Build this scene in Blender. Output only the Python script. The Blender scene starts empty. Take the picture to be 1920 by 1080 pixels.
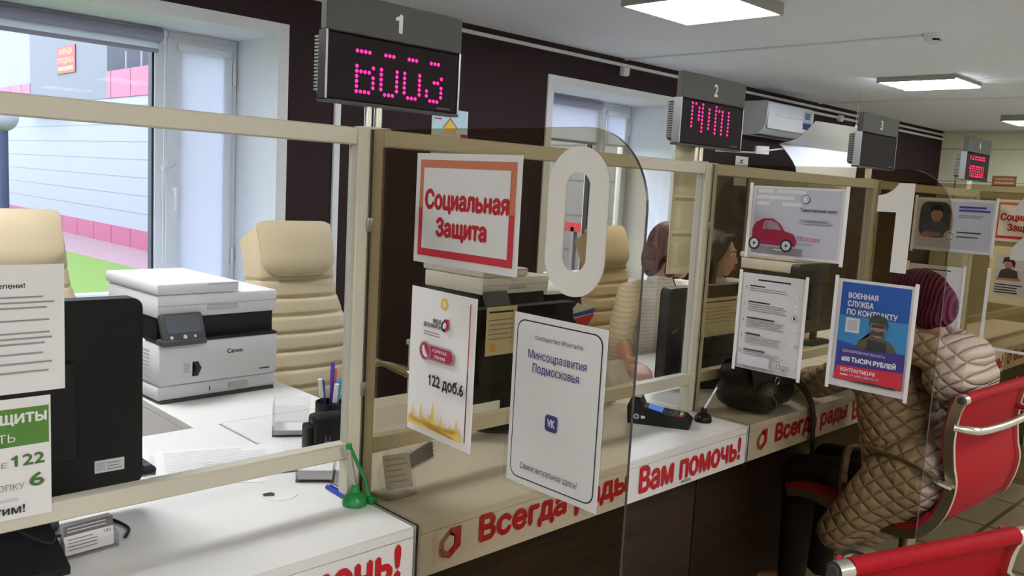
import bpy, bmesh, math, random
from mathutils import Vector, Matrix
from mathutils.geometry import delaunay_2d_cdt
random.seed(7)
C = bpy.context.scene.collection
SC = bpy.context.scene
V = Vector
PI = math.pi

# ------------------------------------------------------------------ camera, world, lights, exposure
YAW, PITCH, ROLL, FPX = 0.77735, 0.121186, -0.0552255, 1600.0
fw = V((math.sin(YAW)*math.cos(PITCH), math.cos(YAW)*math.cos(PITCH), -math.sin(PITCH)))
rt = V((math.cos(YAW), -math.sin(YAW), 0)); dn = fw.cross(rt)
cr, sr = math.cos(ROLL), math.sin(ROLL)
rt2 = cr*rt + sr*dn; dn2 = -sr*rt + cr*dn
cam_d = bpy.data.cameras.new('camera'); cam = bpy.data.objects.new('camera', cam_d); C.objects.link(cam)
cam.matrix_world = Matrix(((rt2.x, -dn2.x, -fw.x, 0), (rt2.y, -dn2.y, -fw.y, 0), (rt2.z, -dn2.z, -fw.z, 1.45), (0, 0, 0, 1)))
cam_d.sensor_width = 36; cam_d.lens = FPX/1920*36; cam_d.clip_start = 0.02; cam_d.clip_end = 300
SC.camera = cam

W = bpy.data.worlds.new('overcast_sky'); SC.world = W; W.use_nodes = True
bg = W.node_tree.nodes['Background']; bg.inputs[0].default_value = (0.72, 0.81, 1.0, 1); bg.inputs[1].default_value = 7.0
sun_d = bpy.data.lights.new('bright_sky_glow', 'SUN'); sun = bpy.data.objects.new('bright_sky_glow', sun_d); C.objects.link(sun)
sun_d.energy = 3.2; sun_d.angle = math.radians(100); sun_d.color = (.72, .83, 1.0)
sun.rotation_euler = V((.82, -.5, -.42)).to_track_quat('-Z', 'Y').to_euler()
LAMP_E = 35.0
SC.view_settings.view_transform = 'Standard'; SC.view_settings.look = 'None'
SC.view_settings.exposure = 0.0; SC.view_settings.gamma = 1.0; SC.view_settings.use_curve_mapping = False
try:
    SC.cycles.use_denoising = True
    SC.cycles.transparent_max_bounces = 32; SC.cycles.max_bounces = 8; SC.cycles.diffuse_bounces = 5
    SC.cycles.glossy_bounces = 4; SC.cycles.caustics_reflective = False; SC.cycles.caustics_refractive = False
    SC.cycles.sample_clamp_indirect = 4.0
except Exception:
    pass

# ------------------------------------------------------------------ materials
def lin(c):
    f = lambda v: (v/12.92 if v <= 0.04045 else ((v+0.055)/1.055)**2.4)
    return tuple(f(x/255.0) for x in c)
MATS = {}
def mat(name, rgb, rough=0.5, metal=0.0, spec=0.5, var=0.04, scale=12.0, bump=0.0, bscale=60.0, coat=0.0, emit=None, es=0.0):
    if name in MATS: return MATS[name]
    m = bpy.data.materials.new(name); m.use_nodes = True; nt = m.node_tree
    b = nt.nodes['Principled BSDF']; c = lin(rgb)
    tc = nt.nodes.new('ShaderNodeTexCoord')
    nz = nt.nodes.new('ShaderNodeTexNoise'); nz.inputs['Scale'].default_value = scale; nz.inputs['Detail'].default_value = 2
    nt.links.new(tc.outputs['Object'], nz.inputs['Vector'])
    mx = nt.nodes.new('ShaderNodeMix'); mx.data_type = 'RGBA'
    mx.inputs[6].default_value = tuple(max(0, x*(1-var)) for x in c)+(1,)
    mx.inputs[7].default_value = tuple(min(1, x*(1+var)) for x in c)+(1,)
    nt.links.new(nz.outputs['Fac'], mx.inputs[0]); nt.links.new(mx.outputs[2], b.inputs['Base Color'])
    b.inputs['Roughness'].default_value = rough; b.inputs['Metallic'].default_value = metal
    b.inputs['Specular IOR Level'].default_value = spec; b.inputs['Coat Weight'].default_value = coat
    if bump:
        n2 = nt.nodes.new('ShaderNodeTexNoise'); n2.inputs['Scale'].default_value = bscale
        nt.links.new(tc.outputs['Object'], n2.inputs['Vector'])
        bp = nt.nodes.new('ShaderNodeBump'); bp.inputs['Strength'].default_value = bump; bp.inputs['Distance'].default_value = 0.01
        nt.links.new(n2.outputs['Fac'], bp.inputs['Height']); nt.links.new(bp.outputs[0], b.inputs['Normal'])
    if emit:
        b.inputs['Emission Color'].default_value = lin(emit)+(1,); b.inputs['Emission Strength'].default_value = es
    MATS[name] = m; return m
def glassmat(name, tint, refl=0.06, rough=0.02):
    m = bpy.data.materials.new(name); m.use_nodes = True; nt = m.node_tree
    for n in list(nt.nodes): nt.nodes.remove(n)
    o = nt.nodes.new('ShaderNodeOutputMaterial'); t = nt.nodes.new('ShaderNodeBsdfTransparent'); t.inputs[0].default_value = tuple(tint)+(1,)
    g = nt.nodes.new('ShaderNodeBsdfGlossy'); g.inputs['Roughness'].default_value = rough
    lw = nt.nodes.new('ShaderNodeFresnel'); lw.inputs[0].default_value = 1.25
    nz = nt.nodes.new('ShaderNodeTexNoise'); nz.inputs['Scale'].default_value = 3.0
    ml = nt.nodes.new('ShaderNodeMath'); ml.operation = 'MULTIPLY'; ml.inputs[1].default_value = refl*10
    ml2 = nt.nodes.new('ShaderNodeMath'); ml2.operation = 'MULTIPLY'
    ad = nt.nodes.new('ShaderNodeMath'); ad.operation = 'ADD'; ad.inputs[1].default_value = 0.5
    nt.links.new(nz.outputs['Fac'], ad.inputs[0]); nt.links.new(lw.outputs[0], ml.inputs[0])
    nt.links.new(ml.outputs[0], ml2.inputs[0]); nt.links.new(ad.outputs[0], ml2.inputs[1]); ml2.use_clamp = True
    mx = nt.nodes.new('ShaderNodeMixShader')
    nt.links.new(ml2.outputs[0], mx.inputs[0]); nt.links.new(t.outputs[0], mx.inputs[1]); nt.links.new(g.outputs[0], mx.inputs[2])
    nt.links.new(mx.outputs[0], o.inputs[0]); MATS[name] = m; return m
def emat(name, rgb, s):
    m = bpy.data.materials.new(name); m.use_nodes = True; nt = m.node_tree
    b = nt.nodes['Principled BSDF']; b.inputs['Base Color'].default_value = lin(rgb)+(1,)
    b.inputs['Emission Color'].default_value = lin(rgb)+(1,); b.inputs['Emission Strength'].default_value = s
    MATS[name] = m; return m

def wood():
    m = mat('dark_wenge_laminate', (52, 38, 36), 0.45, var=0.0); nt = m.node_tree; b = nt.nodes['Principled BSDF']
    tc = nt.nodes.new('ShaderNodeTexCoord'); mp = nt.nodes.new('ShaderNodeMapping'); mp.inputs['Scale'].default_value = (1.2, 6, 22)
    nz = nt.nodes.new('ShaderNodeTexNoise'); nz.inputs['Scale'].default_value = 2.2; nz.inputs['Detail'].default_value = 5; nz.inputs['Distortion'].default_value = 1.2
    rp = nt.nodes.new('ShaderNodeValToRGB'); rp.color_ramp.elements[0].position = .32; rp.color_ramp.elements[1].position = .72
    rp.color_ramp.elements[0].color = lin((36, 25, 22))+(1,); rp.color_ramp.elements[1].color = lin((68, 50, 43))+(1,)
    nt.links.new(tc.outputs['Object'], mp.inputs[0]); nt.links.new(mp.outputs[0], nz.inputs['Vector'])
    nt.links.new(nz.outputs['Fac'], rp.inputs[0]); nt.links.new(rp.outputs[0], b.inputs['Base Color']); return m
def quilt():
    m = mat('quilted_beige_nylon', (186, 168, 148), 0.5, var=0.05); nt = m.node_tree; b = nt.nodes['Principled BSDF']
    tc = nt.nodes.new('ShaderNodeTexCoord'); h = None
    for sg in (1, -1):
        mp = nt.nodes.new('ShaderNodeMapping'); mp.inputs['Rotation'].default_value = (sg*0.7, 0, 0.3)
        wv = nt.nodes.new('ShaderNodeTexWave'); wv.bands_direction = 'Z'; wv.inputs['Scale'].default_value = 8.5
        wv.inputs['Distortion'].default_value = 1.4; wv.inputs['Detail'].default_value = 1
        pw = nt.nodes.new('ShaderNodeMath'); pw.operation = 'POWER'; pw.inputs[1].default_value = 0.22
        nt.links.new(tc.outputs['Object'], mp.inputs[0]); nt.links.new(mp.outputs[0], wv.inputs['Vector']); nt.links.new(wv.outputs['Fac'], pw.inputs[0])
        if h is None: h = pw
        else:
            mn = nt.nodes.new('ShaderNodeMath'); mn.operation = 'MINIMUM'
            nt.links.new(h.outputs[0], mn.inputs[0]); nt.links.new(pw.outputs[0], mn.inputs[1]); h = mn
    bp = nt.nodes.new('ShaderNodeBump'); bp.inputs['Strength'].default_value = 1.0; bp.inputs['Distance'].default_value = 0.012
    nt.links.new(h.outputs[0], bp.inputs['Height']); nt.links.new(bp.outputs[0], b.inputs['Normal']); return m
def bands(name, rgb, rgb2, scale, direction='Z', rough=0.8, sharp=0.5, bump=0.3, dist=0.005):
    m = mat(name, rgb, rough, var=0.03); nt = m.node_tree; b = nt.nodes['Principled BSDF']
    tc = nt.nodes.new('ShaderNodeTexCoord'); wv = nt.nodes.new('ShaderNodeTexWave'); wv.bands_direction = direction
    wv.inputs['Scale'].default_value = scale; wv.inputs['Distortion'].default_value = 0.6
    rp = nt.nodes.new('ShaderNodeValToRGB'); rp.color_ramp.elements[0].position = sharp-.15; rp.color_ramp.elements[1].position = sharp+.15
    rp.color_ramp.elements[0].color = lin(rgb2)+(1,); rp.color_ramp.elements[1].color = lin(rgb)+(1,)
    nt.links.new(tc.outputs['Object'], wv.inputs['Vector']); nt.links.new(wv.outputs['Fac'], rp.inputs[0]); nt.links.new(rp.outputs[0], b.inputs['Base Color'])
    bp = nt.nodes.new('ShaderNodeBump'); bp.inputs['Strength'].default_value = bump; bp.inputs['Distance'].default_value = dist
    nt.links.new(wv.outputs['Fac'], bp.inputs['Height']); nt.links.new(bp.outputs[0], b.inputs['Normal']); return m
def tiles(name, rgb, grout, sx, sy, off=0.0, mortar=0.01, rough=0.4):
    m = mat(name, rgb, rough, var=0.03); nt = m.node_tree; b = nt.nodes['Principled BSDF']
    tc = nt.nodes.new('ShaderNodeTexCoord'); br = nt.nodes.new('ShaderNodeTexBrick')
    br.offset = off; br.inputs['Scale'].default_value = 1.0; br.inputs['Brick Width'].default_value = sx; br.inputs['Row Height'].default_value = sy
    br.inputs['Mortar Size'].default_value = mortar; br.inputs['Color1'].default_value = lin(rgb)+(1,)
    br.inputs['Color2'].default_value = lin(tuple(int(x*.96) for x in rgb))+(1,); br.inputs['Mortar'].default_value = lin(grout)+(1,)
    nt.links.new(tc.outputs['Object'], br.inputs['Vector']); nt.links.new(br.outputs[0], b.inputs['Base Color']); return m

M_white = mat('white_laminate', (232, 230, 226), 0.35)
M_paint = mat('white_reveal_paint', (226, 228, 230), 0.6)
M_ceil = mat('white_ceiling_paint', (238, 241, 247), 0.8)
M_wall = mat('dark_brown_wall_paint', (50, 36, 38), 0.8, spec=.2, var=0.06, scale=3)
M_far = mat('pale_olive_wall_panel', (218, 216, 188), 0.6)
M_room = mat('light_room_wall_paint', (222, 220, 214), 0.7)
M_floor = tiles('beige_floor_tile', (168, 162, 146), (92, 86, 76), 0.45, 0.45)
M_wood = wood()
M_black = mat('matte_black_plastic', (24, 24, 25), 0.55, spec=.3)
M_gloss = mat('glossy_black_plastic', (18, 18, 19), 0.35, spec=.25)
M_dgrey = mat('dark_grey_plastic', (62, 63, 64), 0.5)
M_frame = mat('ivory_powder_coated_aluminium', (208, 202, 182), 0.45)
M_pvc = mat('white_pvc_profile', (226, 230, 236), 0.35)
M_gasket = mat('black_rubber_gasket', (35, 35, 48), 0.6)
M_chrome = mat('polished_chrome', (232, 228, 214), 0.24, 1.0)
M_steel = mat('brushed_steel', (170, 170, 172), 0.3, 1.0)
M_cream = mat('cream_leatherette', (202, 186, 152), 0.5, bump=0.15, bscale=220)
M_seam = mat('tan_seam_thread', (150, 132, 98), 0.7)
M_red = mat('red_leatherette', (160, 10, 24), 0.6, spec=.15, bump=0.12, bscale=180)
M_redd = mat('crimson_leatherette_edge', (170, 24, 48), 0.45)
M_paper = mat('white_paper', (236, 233, 230), 0.75, var=0.015)
M_cream_p = mat('cream_paper', (226, 216, 178), 0.75, var=0.02)
M_txt = mat('black_ink', (36, 34, 38), 0.8, var=0)
M_gtxt = mat('grey_ink', (150, 146, 148), 0.8, var=0)
M_rtxt = mat('red_letters', (190, 22, 34), 0.55, var=0)
M_blue = mat('blue_ink', (40, 92, 176), 0.7, var=0)
M_navy = mat('navy_ink', (62, 52, 128), 0.7, var=0)
M_crim = mat('crimson_ink', (170, 30, 70), 0.7, var=0)
M_redi = mat('bright_red_ink', (205, 46, 62), 0.7, var=0)
M_gold = mat('gold_ink', (226, 190, 92), 0.7, var=0)
M_green = mat('green_ink', (84, 130, 52), 0.7, var=0)
M_lgreen = mat('dark_green_letters', (70, 112, 52), 0.7, var=0)
M_orange = mat('terracotta_ink', (206, 120, 84), 0.7, var=0)
M_skyb = mat('sky_blue_ink', (70, 148, 206), 0.7, var=0)
M_pale = mat('pale_lilac_ink', (206, 204, 214), 0.7, var=0)
M_brown = mat('brown_ink', (150, 96, 60), 0.7, var=0)
M_camo = mat('olive_ink', (104, 98, 72), 0.7, var=0.3, scale=60)
M_face = mat('skin_tone_ink', (176, 128, 108), 0.7, var=0)
M_printer = mat('light_grey_printer_plastic', (236, 236, 238), 0.45)
M_printer2 = mat('mid_grey_printer_plastic', (196, 197, 200), 0.5)
M_olive = mat('olive_grey_plate', (74, 75, 70), 0.5)
M_led = mat('black_led_window', (26, 12, 17), 0.6, spec=.25)
M_dot = emat('pink_led', (255, 30, 120), 3.0)
M_dotr = emat('red_led', (255, 24, 70), 3.0)
M_scr = emat('blue_terminal_screen', (86, 132, 222), 0.5)
M_lamp = emat('lit_diffuser', (247, 249, 255), LAMP_E)
M_tube = emat('lit_tube', (240, 246, 255), LAMP_E)
M_smoke = glassmat('smoked_acrylic', (0.745, 0.695, 0.59), 0.025)
M_clear = glassmat('clear_glass', (0.965, 0.968, 0.968), 0.02)
M_acr = glassmat('clear_acrylic', (0.965, 0.965, 0.97), 0.05)
M_edge = mat('dark_acrylic_edge', (44, 36, 40), 0.3)
M_skin = mat('skin', (205, 158, 138), 0.55, var=0.05)
def hairmat(name, c0, c1):
    m = mat(name, c1, 0.55, spec=.3, var=0); nt = m.node_tree; b = nt.nodes['Principled BSDF']
    tc = nt.nodes.new('ShaderNodeTexCoord'); mp = nt.nodes.new('ShaderNodeMapping'); mp.inputs['Scale'].default_value = (150, 150, 7)
    nz = nt.nodes.new('ShaderNodeTexNoise'); nz.inputs['Scale'].default_value = 1.0; nz.inputs['Detail'].default_value = 3
    rp = nt.nodes.new('ShaderNodeValToRGB'); rp.color_ramp.elements[0].color = lin(c0)+(1,); rp.color_ramp.elements[1].color = lin(c1)+(1,)
    rp.color_ramp.elements[0].position = .35; rp.color_ramp.elements[1].position = .7
    nt.links.new(tc.outputs['Object'], mp.inputs[0]); nt.links.new(mp.outputs[0], nz.inputs['Vector']); nt.links.new(nz.outputs['Fac'], rp.inputs[0]); nt.links.new(rp.outputs[0], b.inputs['Base Color'])
    bp = nt.nodes.new('ShaderNodeBump'); bp.inputs['Strength'].default_value = .5; bp.inputs['Distance'].default_value = .004
    nt.links.new(nz.outputs['Fac'], bp.inputs['Height']); nt.links.new(bp.outputs[0], b.inputs['Normal']); return m
M_redhair = hairmat('dyed_red_hair', (46, 16, 15), (100, 34, 25))
M_blkhair = hairmat('black_hair', (10, 8, 9), (22, 18, 20))
M_stripe = bands('cream_ribbed_knit', (222, 212, 190), (204, 194, 172), 19, 'Z', 0.85, 0.3, 0.3, 0.003)
M_ptop = mat('pale_grey_blouse', (200, 198, 190), 0.8)
M_trous = mat('black_trouser_cloth', (22, 22, 25), 0.85)
M_quilt = quilt()
M_hat = bands('burgundy_knit', (112, 26, 66), (64, 14, 40), 26, 'Y', 0.9, 0.45, 1.0, 0.008)
M_bag = mat('black_bag_leather', (32, 32, 34), 0.42, bump=0.25, bscale=90)
M_hood_lining = mat('dark_boot_leather', (40, 34, 32), 0.5)
M_greenp = mat('green_plastic', (24, 128, 60), 0.3)
M_bluep = mat('blue_pen_plastic', (34, 66, 160), 0.3)
M_purple = mat('purple_pen_plastic', (92, 56, 160), 0.35)
M_teal = mat('teal_pen_plastic', (90, 190, 178), 0.35)
M_pinkp = mat('salmon_pen_plastic', (226, 110, 110), 0.35)
M_blindf = mat('pale_blue_blind_fabric', (214, 218, 232), 0.85, var=0.02)
def make_translucent(m, f):
    nt = m.node_tree; b = nt.nodes['Principled BSDF']; o = nt.nodes['Material Output']; t = nt.nodes.new('ShaderNodeBsdfTranslucent'); t.inputs[0].default_value = (.70, .72, .86, 1)
    x = nt.nodes.new('ShaderNodeMixShader'); x.inputs[0].default_value = f
    nt.links.new(b.outputs[0], x.inputs[1]); nt.links.new(t.outputs[0], x.inputs[2]); nt.links.new(x.outputs[0], o.inputs[0])
make_translucent(M_blindf, .26)
M_siding = mat('white_siding', (120, 121, 128), 0.6, var=0.01)
M_seamd = mat('grey_siding_joint', (92, 99, 106), 0.7)
M_pinkband = mat('raspberry_facade_panel', (128, 44, 74), 0.55, var=0.06)
M_conc = mat('grey_render', (98, 100, 106), 0.8, var=0.08)
M_brick = tiles('white_brick', (132, 134, 139), (106, 108, 115), 0.3, 0.1, 0.5, 0.012, 0.8)
M_grass = mat('short_grass', (82, 108, 22), 0.9, var=0.3, scale=40, bump=0.4)
M_pave = tiles('pink_paving', (132, 102, 106), (104, 82, 86), 0.3, 0.15, 0.5, 0.01, 0.85)

# ------------------------------------------------------------------ mesh builder
class F:                                       # a flat drawing frame: origin, right, up
    def __init__(s, o, u, v):
        s.o, s.u, s.v = V(o), V(u).normalized(), V(v).normalized(); s.n = s.u.cross(s.v)
    def p(s, a, b, c=0.0): return s.o+s.u*a+s.v*b+s.n*c
    def mat4(s):
        m = Matrix((s.u, s.v, s.n)).transposed().to_4x4(); m.translation = s.o; return m
ICO = {}
class MB:
    def __init__(s): s.bm = bmesh.new(); s.mats = []; s.lay = 0.0
    def mi(s, m):
        if m not in s.mats: s.mats.append(m)
        return s.mats.index(m)
    def face(s, pts, m, smooth=False):
        vs = [s.bm.verts.new(V(p)) for p in pts]; f = s.bm.faces.new(vs); f.material_index = s.mi(m); f.smooth = smooth; return f
    def mesh(s, verts, faces, m, smooth=True):
        vs = [s.bm.verts.new(V(p)) for p in verts]; k = s.mi(m)
        for q in faces:
            try:
                f = s.bm.faces.new([vs[i] for i in q]); f.material_index = k; f.smooth = smooth
            except ValueError: pass
    def box(s, c, d, m, rot=None, bev=0.0, seg=2):
        c = V(c); hx, hy, hz = d[0]/2, d[1]/2, d[2]/2
        co = [(-hx,-hy,-hz),(hx,-hy,-hz),(hx,hy,-hz),(-hx,hy,-hz),(-hx,-hy,hz),(hx,-hy,hz),(hx,hy,hz),(-hx,hy,hz)]
        b2 = bmesh.new(); vs = [b2.verts.new(p) for p in co]
        for q in ((0,3,2,1),(4,5,6,7),(0,1,5,4),(1,2,6,5),(2,3,7,6),(3,0,4,7)): b2.faces.new([vs[i] for i in q])
        if bev > 0:
            bmesh.ops.bevel(b2, geom=list(b2.edges), offset=min(bev, min(d)*0.49), segments=seg, affect='EDGES', profile=0.5)
        R = rot.to_3x3() if rot is not None else Matrix.Identity(3)
        b2.verts.index_update()
        s.mesh([c+R@v.co for v in b2.verts], [[v.index for v in f.verts] for f in b2.faces], m, bev > 0); b2.free()
    def span(s, lo, hi, m, bev=0.0, seg=2):
        s.box([(a+b)/2 for a, b in zip(lo, hi)], [abs(b-a) for a, b in zip(lo, hi)], m, None, bev, seg)
    def prism(s, pts, fr, c0, c1, m, mside=None, smooth=False):   # closed 2D outline (ccw) in frame fr, extruded c0..c1
        n = len(pts); vs = [fr.p(a, b, c0) for a, b in pts]+[fr.p(a, b, c1) for a, b in pts]
        s.face(vs[n:], m); s.face(list(reversed(vs[:n])), m)
        for i in range(n):
            j = (i+1) % n; s.face([vs[i], vs[j], vs[n+j], vs[n+i]], mside or m, smooth)
    def cyl(s, p0, p1, r0, r1, m, seg=20, caps=True):
        p0, p1 = V(p0), V(p1); d = (p1-p0).normalized(); a = d.orthogonal().normalized(); b = d.cross(a)
        ring = lambda p, r: [p+(a*math.cos(2*PI*i/seg)+b*math.sin(2*PI*i/seg))*r for i in range(seg)]
        vs = ring(p0, r0)+ring(p1, r1); fs = [(i, (i+1) % seg, seg+(i+1) % seg, seg+i) for i in range(seg)]
        if caps: fs += [tuple(range(seg-1, -1, -1)), tuple(range(seg, 2*seg))]
        s.mesh(vs, fs, m)
    def tube(s, pts, r, m, seg=10, closed=False, flat=None):      # round tube, or flat=(w,t) rectangular bar, along points
        pts = [V(p) for p in pts]; n = len(pts); vs = []; prev = None
        for i, p in enumerate(pts):
            if closed: t = (pts[(i+1) % n]-pts[i-1])
            else: t = pts[min(i+1, n-1)]-pts[max(i-1, 0)]
            t.normalize()
            if prev is None:
                a = V(flat[2]) if flat else t.orthogonal()
            else: a = prev
            a = a-t*a.dot(t)
            if a.length < 1e-6: a = t.orthogonal()
            a.normalize(); prev = a; b = t.cross(a)
            if flat:
                w, h = flat[0]/2, flat[1]/2; rg = [a*w+b*h, -a*w+b*h, -a*w-b*h, a*w-b*h]
                vs += [p+q for q in rg]
            else:
                rr = r[i] if isinstance(r, (list, tuple)) else r
                vs += [p+(a*math.cos(2*PI*k/seg)+b*math.sin(2*PI*k/seg))*rr for k in range(seg)]
        g = 4 if flat else seg; fs = []
        for i in range(n if closed else n-1):
            j = (i+1) % n
            for k in range(g): fs.append((i*g+k, i*g+(k+1) % g, j*g+(k+1) % g, j*g+k))
        if not closed: fs += [tuple(range(g-1, -1, -1)), tuple(range((n-1)*g, n*g))]
        s.mesh(vs, fs, m, not flat)
    def ell(s, c, r, m, rot=None, sub=3):
        if sub not in ICO:
            b = bmesh.new(); bmesh.ops.create_icosphere(b, subdivisions=sub, radius=1); b.verts.index_update()
            ICO[sub] = ([v.co.copy() for v in b.verts], [[v.index for v in f.verts] for f in b.faces]); b.free()
        vs, fs = ICO[sub]; R = rot.to_3x3() if rot is not None else Matrix.Identity(3); c = V(c)
        if not isinstance(r, (tuple, list)): r = (r, r, r)
        s.mesh([c+R@V((v.x*r[0], v.y*r[1], v.z*r[2])) for v in vs], fs, m)
    def cap(s, p0, p1, r0, r1, m, seg=16):                          # tapered capsule
        p0, p1 = V(p0), V(p1); d = p1-p0; L = d.length
        if L < 1e-5: s.ell(p0, r0, m); return
        d.normalize(); pts = []; rs = []
        for k in range(6):
            a = -PI/2+PI/2*k/5; pts.append(p0+d*math.sin(a)*r0); rs.append(max(1e-4, math.cos(a)*r0))
        for k in range(6):
            a = PI/2*k/5; pts.append(p1+d*math.sin(a)*r1); rs.append(max(1e-4, math.cos(a)*r1))
        a = d.orthogonal().normalized(); b = d.cross(a); vs = []
        for p, r in zip(pts, rs): vs += [p+(a*math.cos(2*PI*i/seg)+b*math.sin(2*PI*i/seg))*r for i in range(seg)]
        n = len(pts); fs = [(i*seg+k, i*seg+(k+1) % seg, (i+1)*seg+(k+1) % seg, (i+1)*seg+k) for i in range(n-1) for k in range(seg)]
        fs += [tuple(range(seg-1, -1, -1)), tuple(range((n-1)*seg, n*seg))]
        s.mesh(vs, fs, m)
    def lathe(s, prof, c, m, seg=28, axis=(0, 0, 1)):
        d = V(axis).normalized(); a = d.orthogonal().normalized(); b = d.cross(a); c = V(c); vs = []
        for r, z in prof: vs += [c+d*z+(a*math.cos(2*PI*i/seg)+b*math.sin(2*PI*i/seg))*max(r, 1e-4) for i in range(seg)]
        n = len(prof); fs = [(i*seg+k, i*seg+(k+1) % seg, (i+1)*seg+(k+1) % seg, (i+1)*seg+k) for i in range(n-1) for k in range(seg)]
        fs += [tuple(range(seg-1, -1, -1)), tuple(range((n-1)*seg, n*seg))]
        s.mesh(vs, fs, m)
    def slab(s, fn, nu, nv, th, m, smooth=True):                    # thick sheet: fn(u,v)->point; offset along normals by th
        P = [[V(fn(i/nu, j/nv)) for j in range(nv+1)] for i in range(nu+1)]
        N = []
        for i in range(nu+1):
            row = []
            for j in range(nv+1):
                du = P[min(i+1, nu)][j]-P[max(i-1, 0)][j]; dv = P[i][min(j+1, nv)]-P[i][max(j-1, 0)]
                row.append(du.cross(dv).normalized())
            N.append(row)
        id_ = lambda i, j, k: k*(nu+1)*(nv+1)+i*(nv+1)+j
        thf = th if callable(th) else (lambda u, v: th)
        vs = [P[i][j] for i in range(nu+1) for j in range(nv+1)]+[P[i][j]-N[i][j]*thf(i/nu, j/nv) for i in range(nu+1) for j in range(nv+1)]
        fs = []
        for i in range(nu):
            for j in range(nv):
                fs.append((id_(i,j,0), id_(i+1,j,0), id_(i+1,j+1,0), id_(i,j+1,0))); fs.append((id_(i,j,1), id_(i,j+1,1), id_(i+1,j+1,1), id_(i+1,j,1)))
        for i in range(nu):
            fs.append((id_(i,0,0), id_(i,0,1), id_(i+1,0,1), id_(i+1,0,0))); fs.append((id_(i,nv,0), id_(i+1,nv,0), id_(i+1,nv,1), id_(i,nv,1)))
        for j in range(nv):
            fs.append((id_(0,j,0), id_(0,j+1,0), id_(0,j+1,1), id_(0,j,1))); fs.append((id_(nu,j,0), id_(nu,j,1), id_(nu,j+1,1), id_(nu,j+1,0)))
        s.mesh(vs, fs, m, smooth)
    # flat drawing on a frame, every shape a hair above the last
    def up(s): s.lay += 0.0003; return s.lay
    def rect(s, fr, a0, b0, a1, b1, m):
        c = s.up(); s.face([fr.p(a0, b0, c), fr.p(a1, b0, c), fr.p(a1, b1, c), fr.p(a0, b1, c)], m)
    def poly(s, fr, pts, m):
        c = s.up(); ar = sum(pts[i-1][0]*pts[i][1]-pts[i][0]*pts[i-1][1] for i in range(len(pts)))
        if ar < 0: pts = list(reversed(pts))
        f = s.face([fr.p(a, b, c) for a, b in pts], m)
        if len(pts) > 4: bmesh.ops.triangulate(s.bm, faces=[f])
    def disc(s, fr, a, b, ra, m, rb=None, n=24):
        rb = rb or ra; s.poly(fr, [(a+ra*math.cos(2*PI*i/n), b+rb*math.sin(2*PI*i/n)) for i in range(n)], m)
    def rrect(s, fr, a0, b0, a1, b1, r, m): s.poly(fr, rr(a0, b0, a1, b1, r), m)
    def bars(s, fr, a0, a1, b, h, n, gap, m, ragged=0.25):
        for i in range(n):
            s.rect(fr, a0, b-i*gap-h, a1-(a1-a0)*random.random()*ragged, b-i*gap, m)
    def text(s, t, fr, a0, b0, a1, b1, m, bold=0.0, c=None):        # text stretched to fill the rectangle
        vs, fs = glyphs(t)
        x0 = min(v[0] for v in vs); x1 = max(v[0] for v in vs); y0 = min(v[1] for v in vs); y1 = max(v[1] for v in vs)
        c = s.up() if c is None else c; e = bold*(b1-b0)*1.35; sx = (a1-a0-2*e)/(x1-x0); sy = (b1-b0-2*e)/(y1-y0)
        for dx, dy in (((0, 0),) if not bold else ((-e, 0), (e, 0), (0, e), (0, -e))):
            c += .00006; s.mesh([fr.p(a0+e+dx+(v[0]-x0)*sx, b0+e+dy+(v[1]-y0)*sy, c) for v in vs], fs, m, False)
    def build(s, name, parent=None, label=None, cat=None, group=None, kind=None, base=None, sharp=40, mods=None):
        me = bpy.data.meshes.new(name)
        if parent is not None: s.bm.transform(parent.matrix_world.inverted())
        elif base is not False:
            cs = [v.co for v in s.bm.verts]
            lo = [min(c[i] for c in cs) for i in range(3)]; hi = [max(c[i] for c in cs) for i in range(3)]
            base = V(base) if base is not None else V(((lo[0]+hi[0])/2, (lo[1]+hi[1])/2, lo[2]))
            s.bm.transform(Matrix.Translation(-base))
        s.bm.normal_update(); s.bm.to_mesh(me); s.bm.free()
        for m in s.mats: me.materials.append(m)
        try: me.set_sharp_from_angle(angle=math.radians(sharp))
        except Exception: pass
        o = bpy.data.objects.new(name, me); C.objects.link(o)
        if parent is not None: o.parent = parent; o.matrix_basis = Matrix.Identity(4); WORLD[o.name] = parent.matrix_world.copy(); o.matrix_world = parent.matrix_world
        elif base is not False and base is not None: o.location = base; o.matrix_world = Matrix.Translation(base)
        if label: o['label'] = label
        if cat: o['category'] = cat
        if group: o['group'] = group
        if kind: o['kind'] = kind
        return o
WORLD = {}
GL = {}
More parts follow.
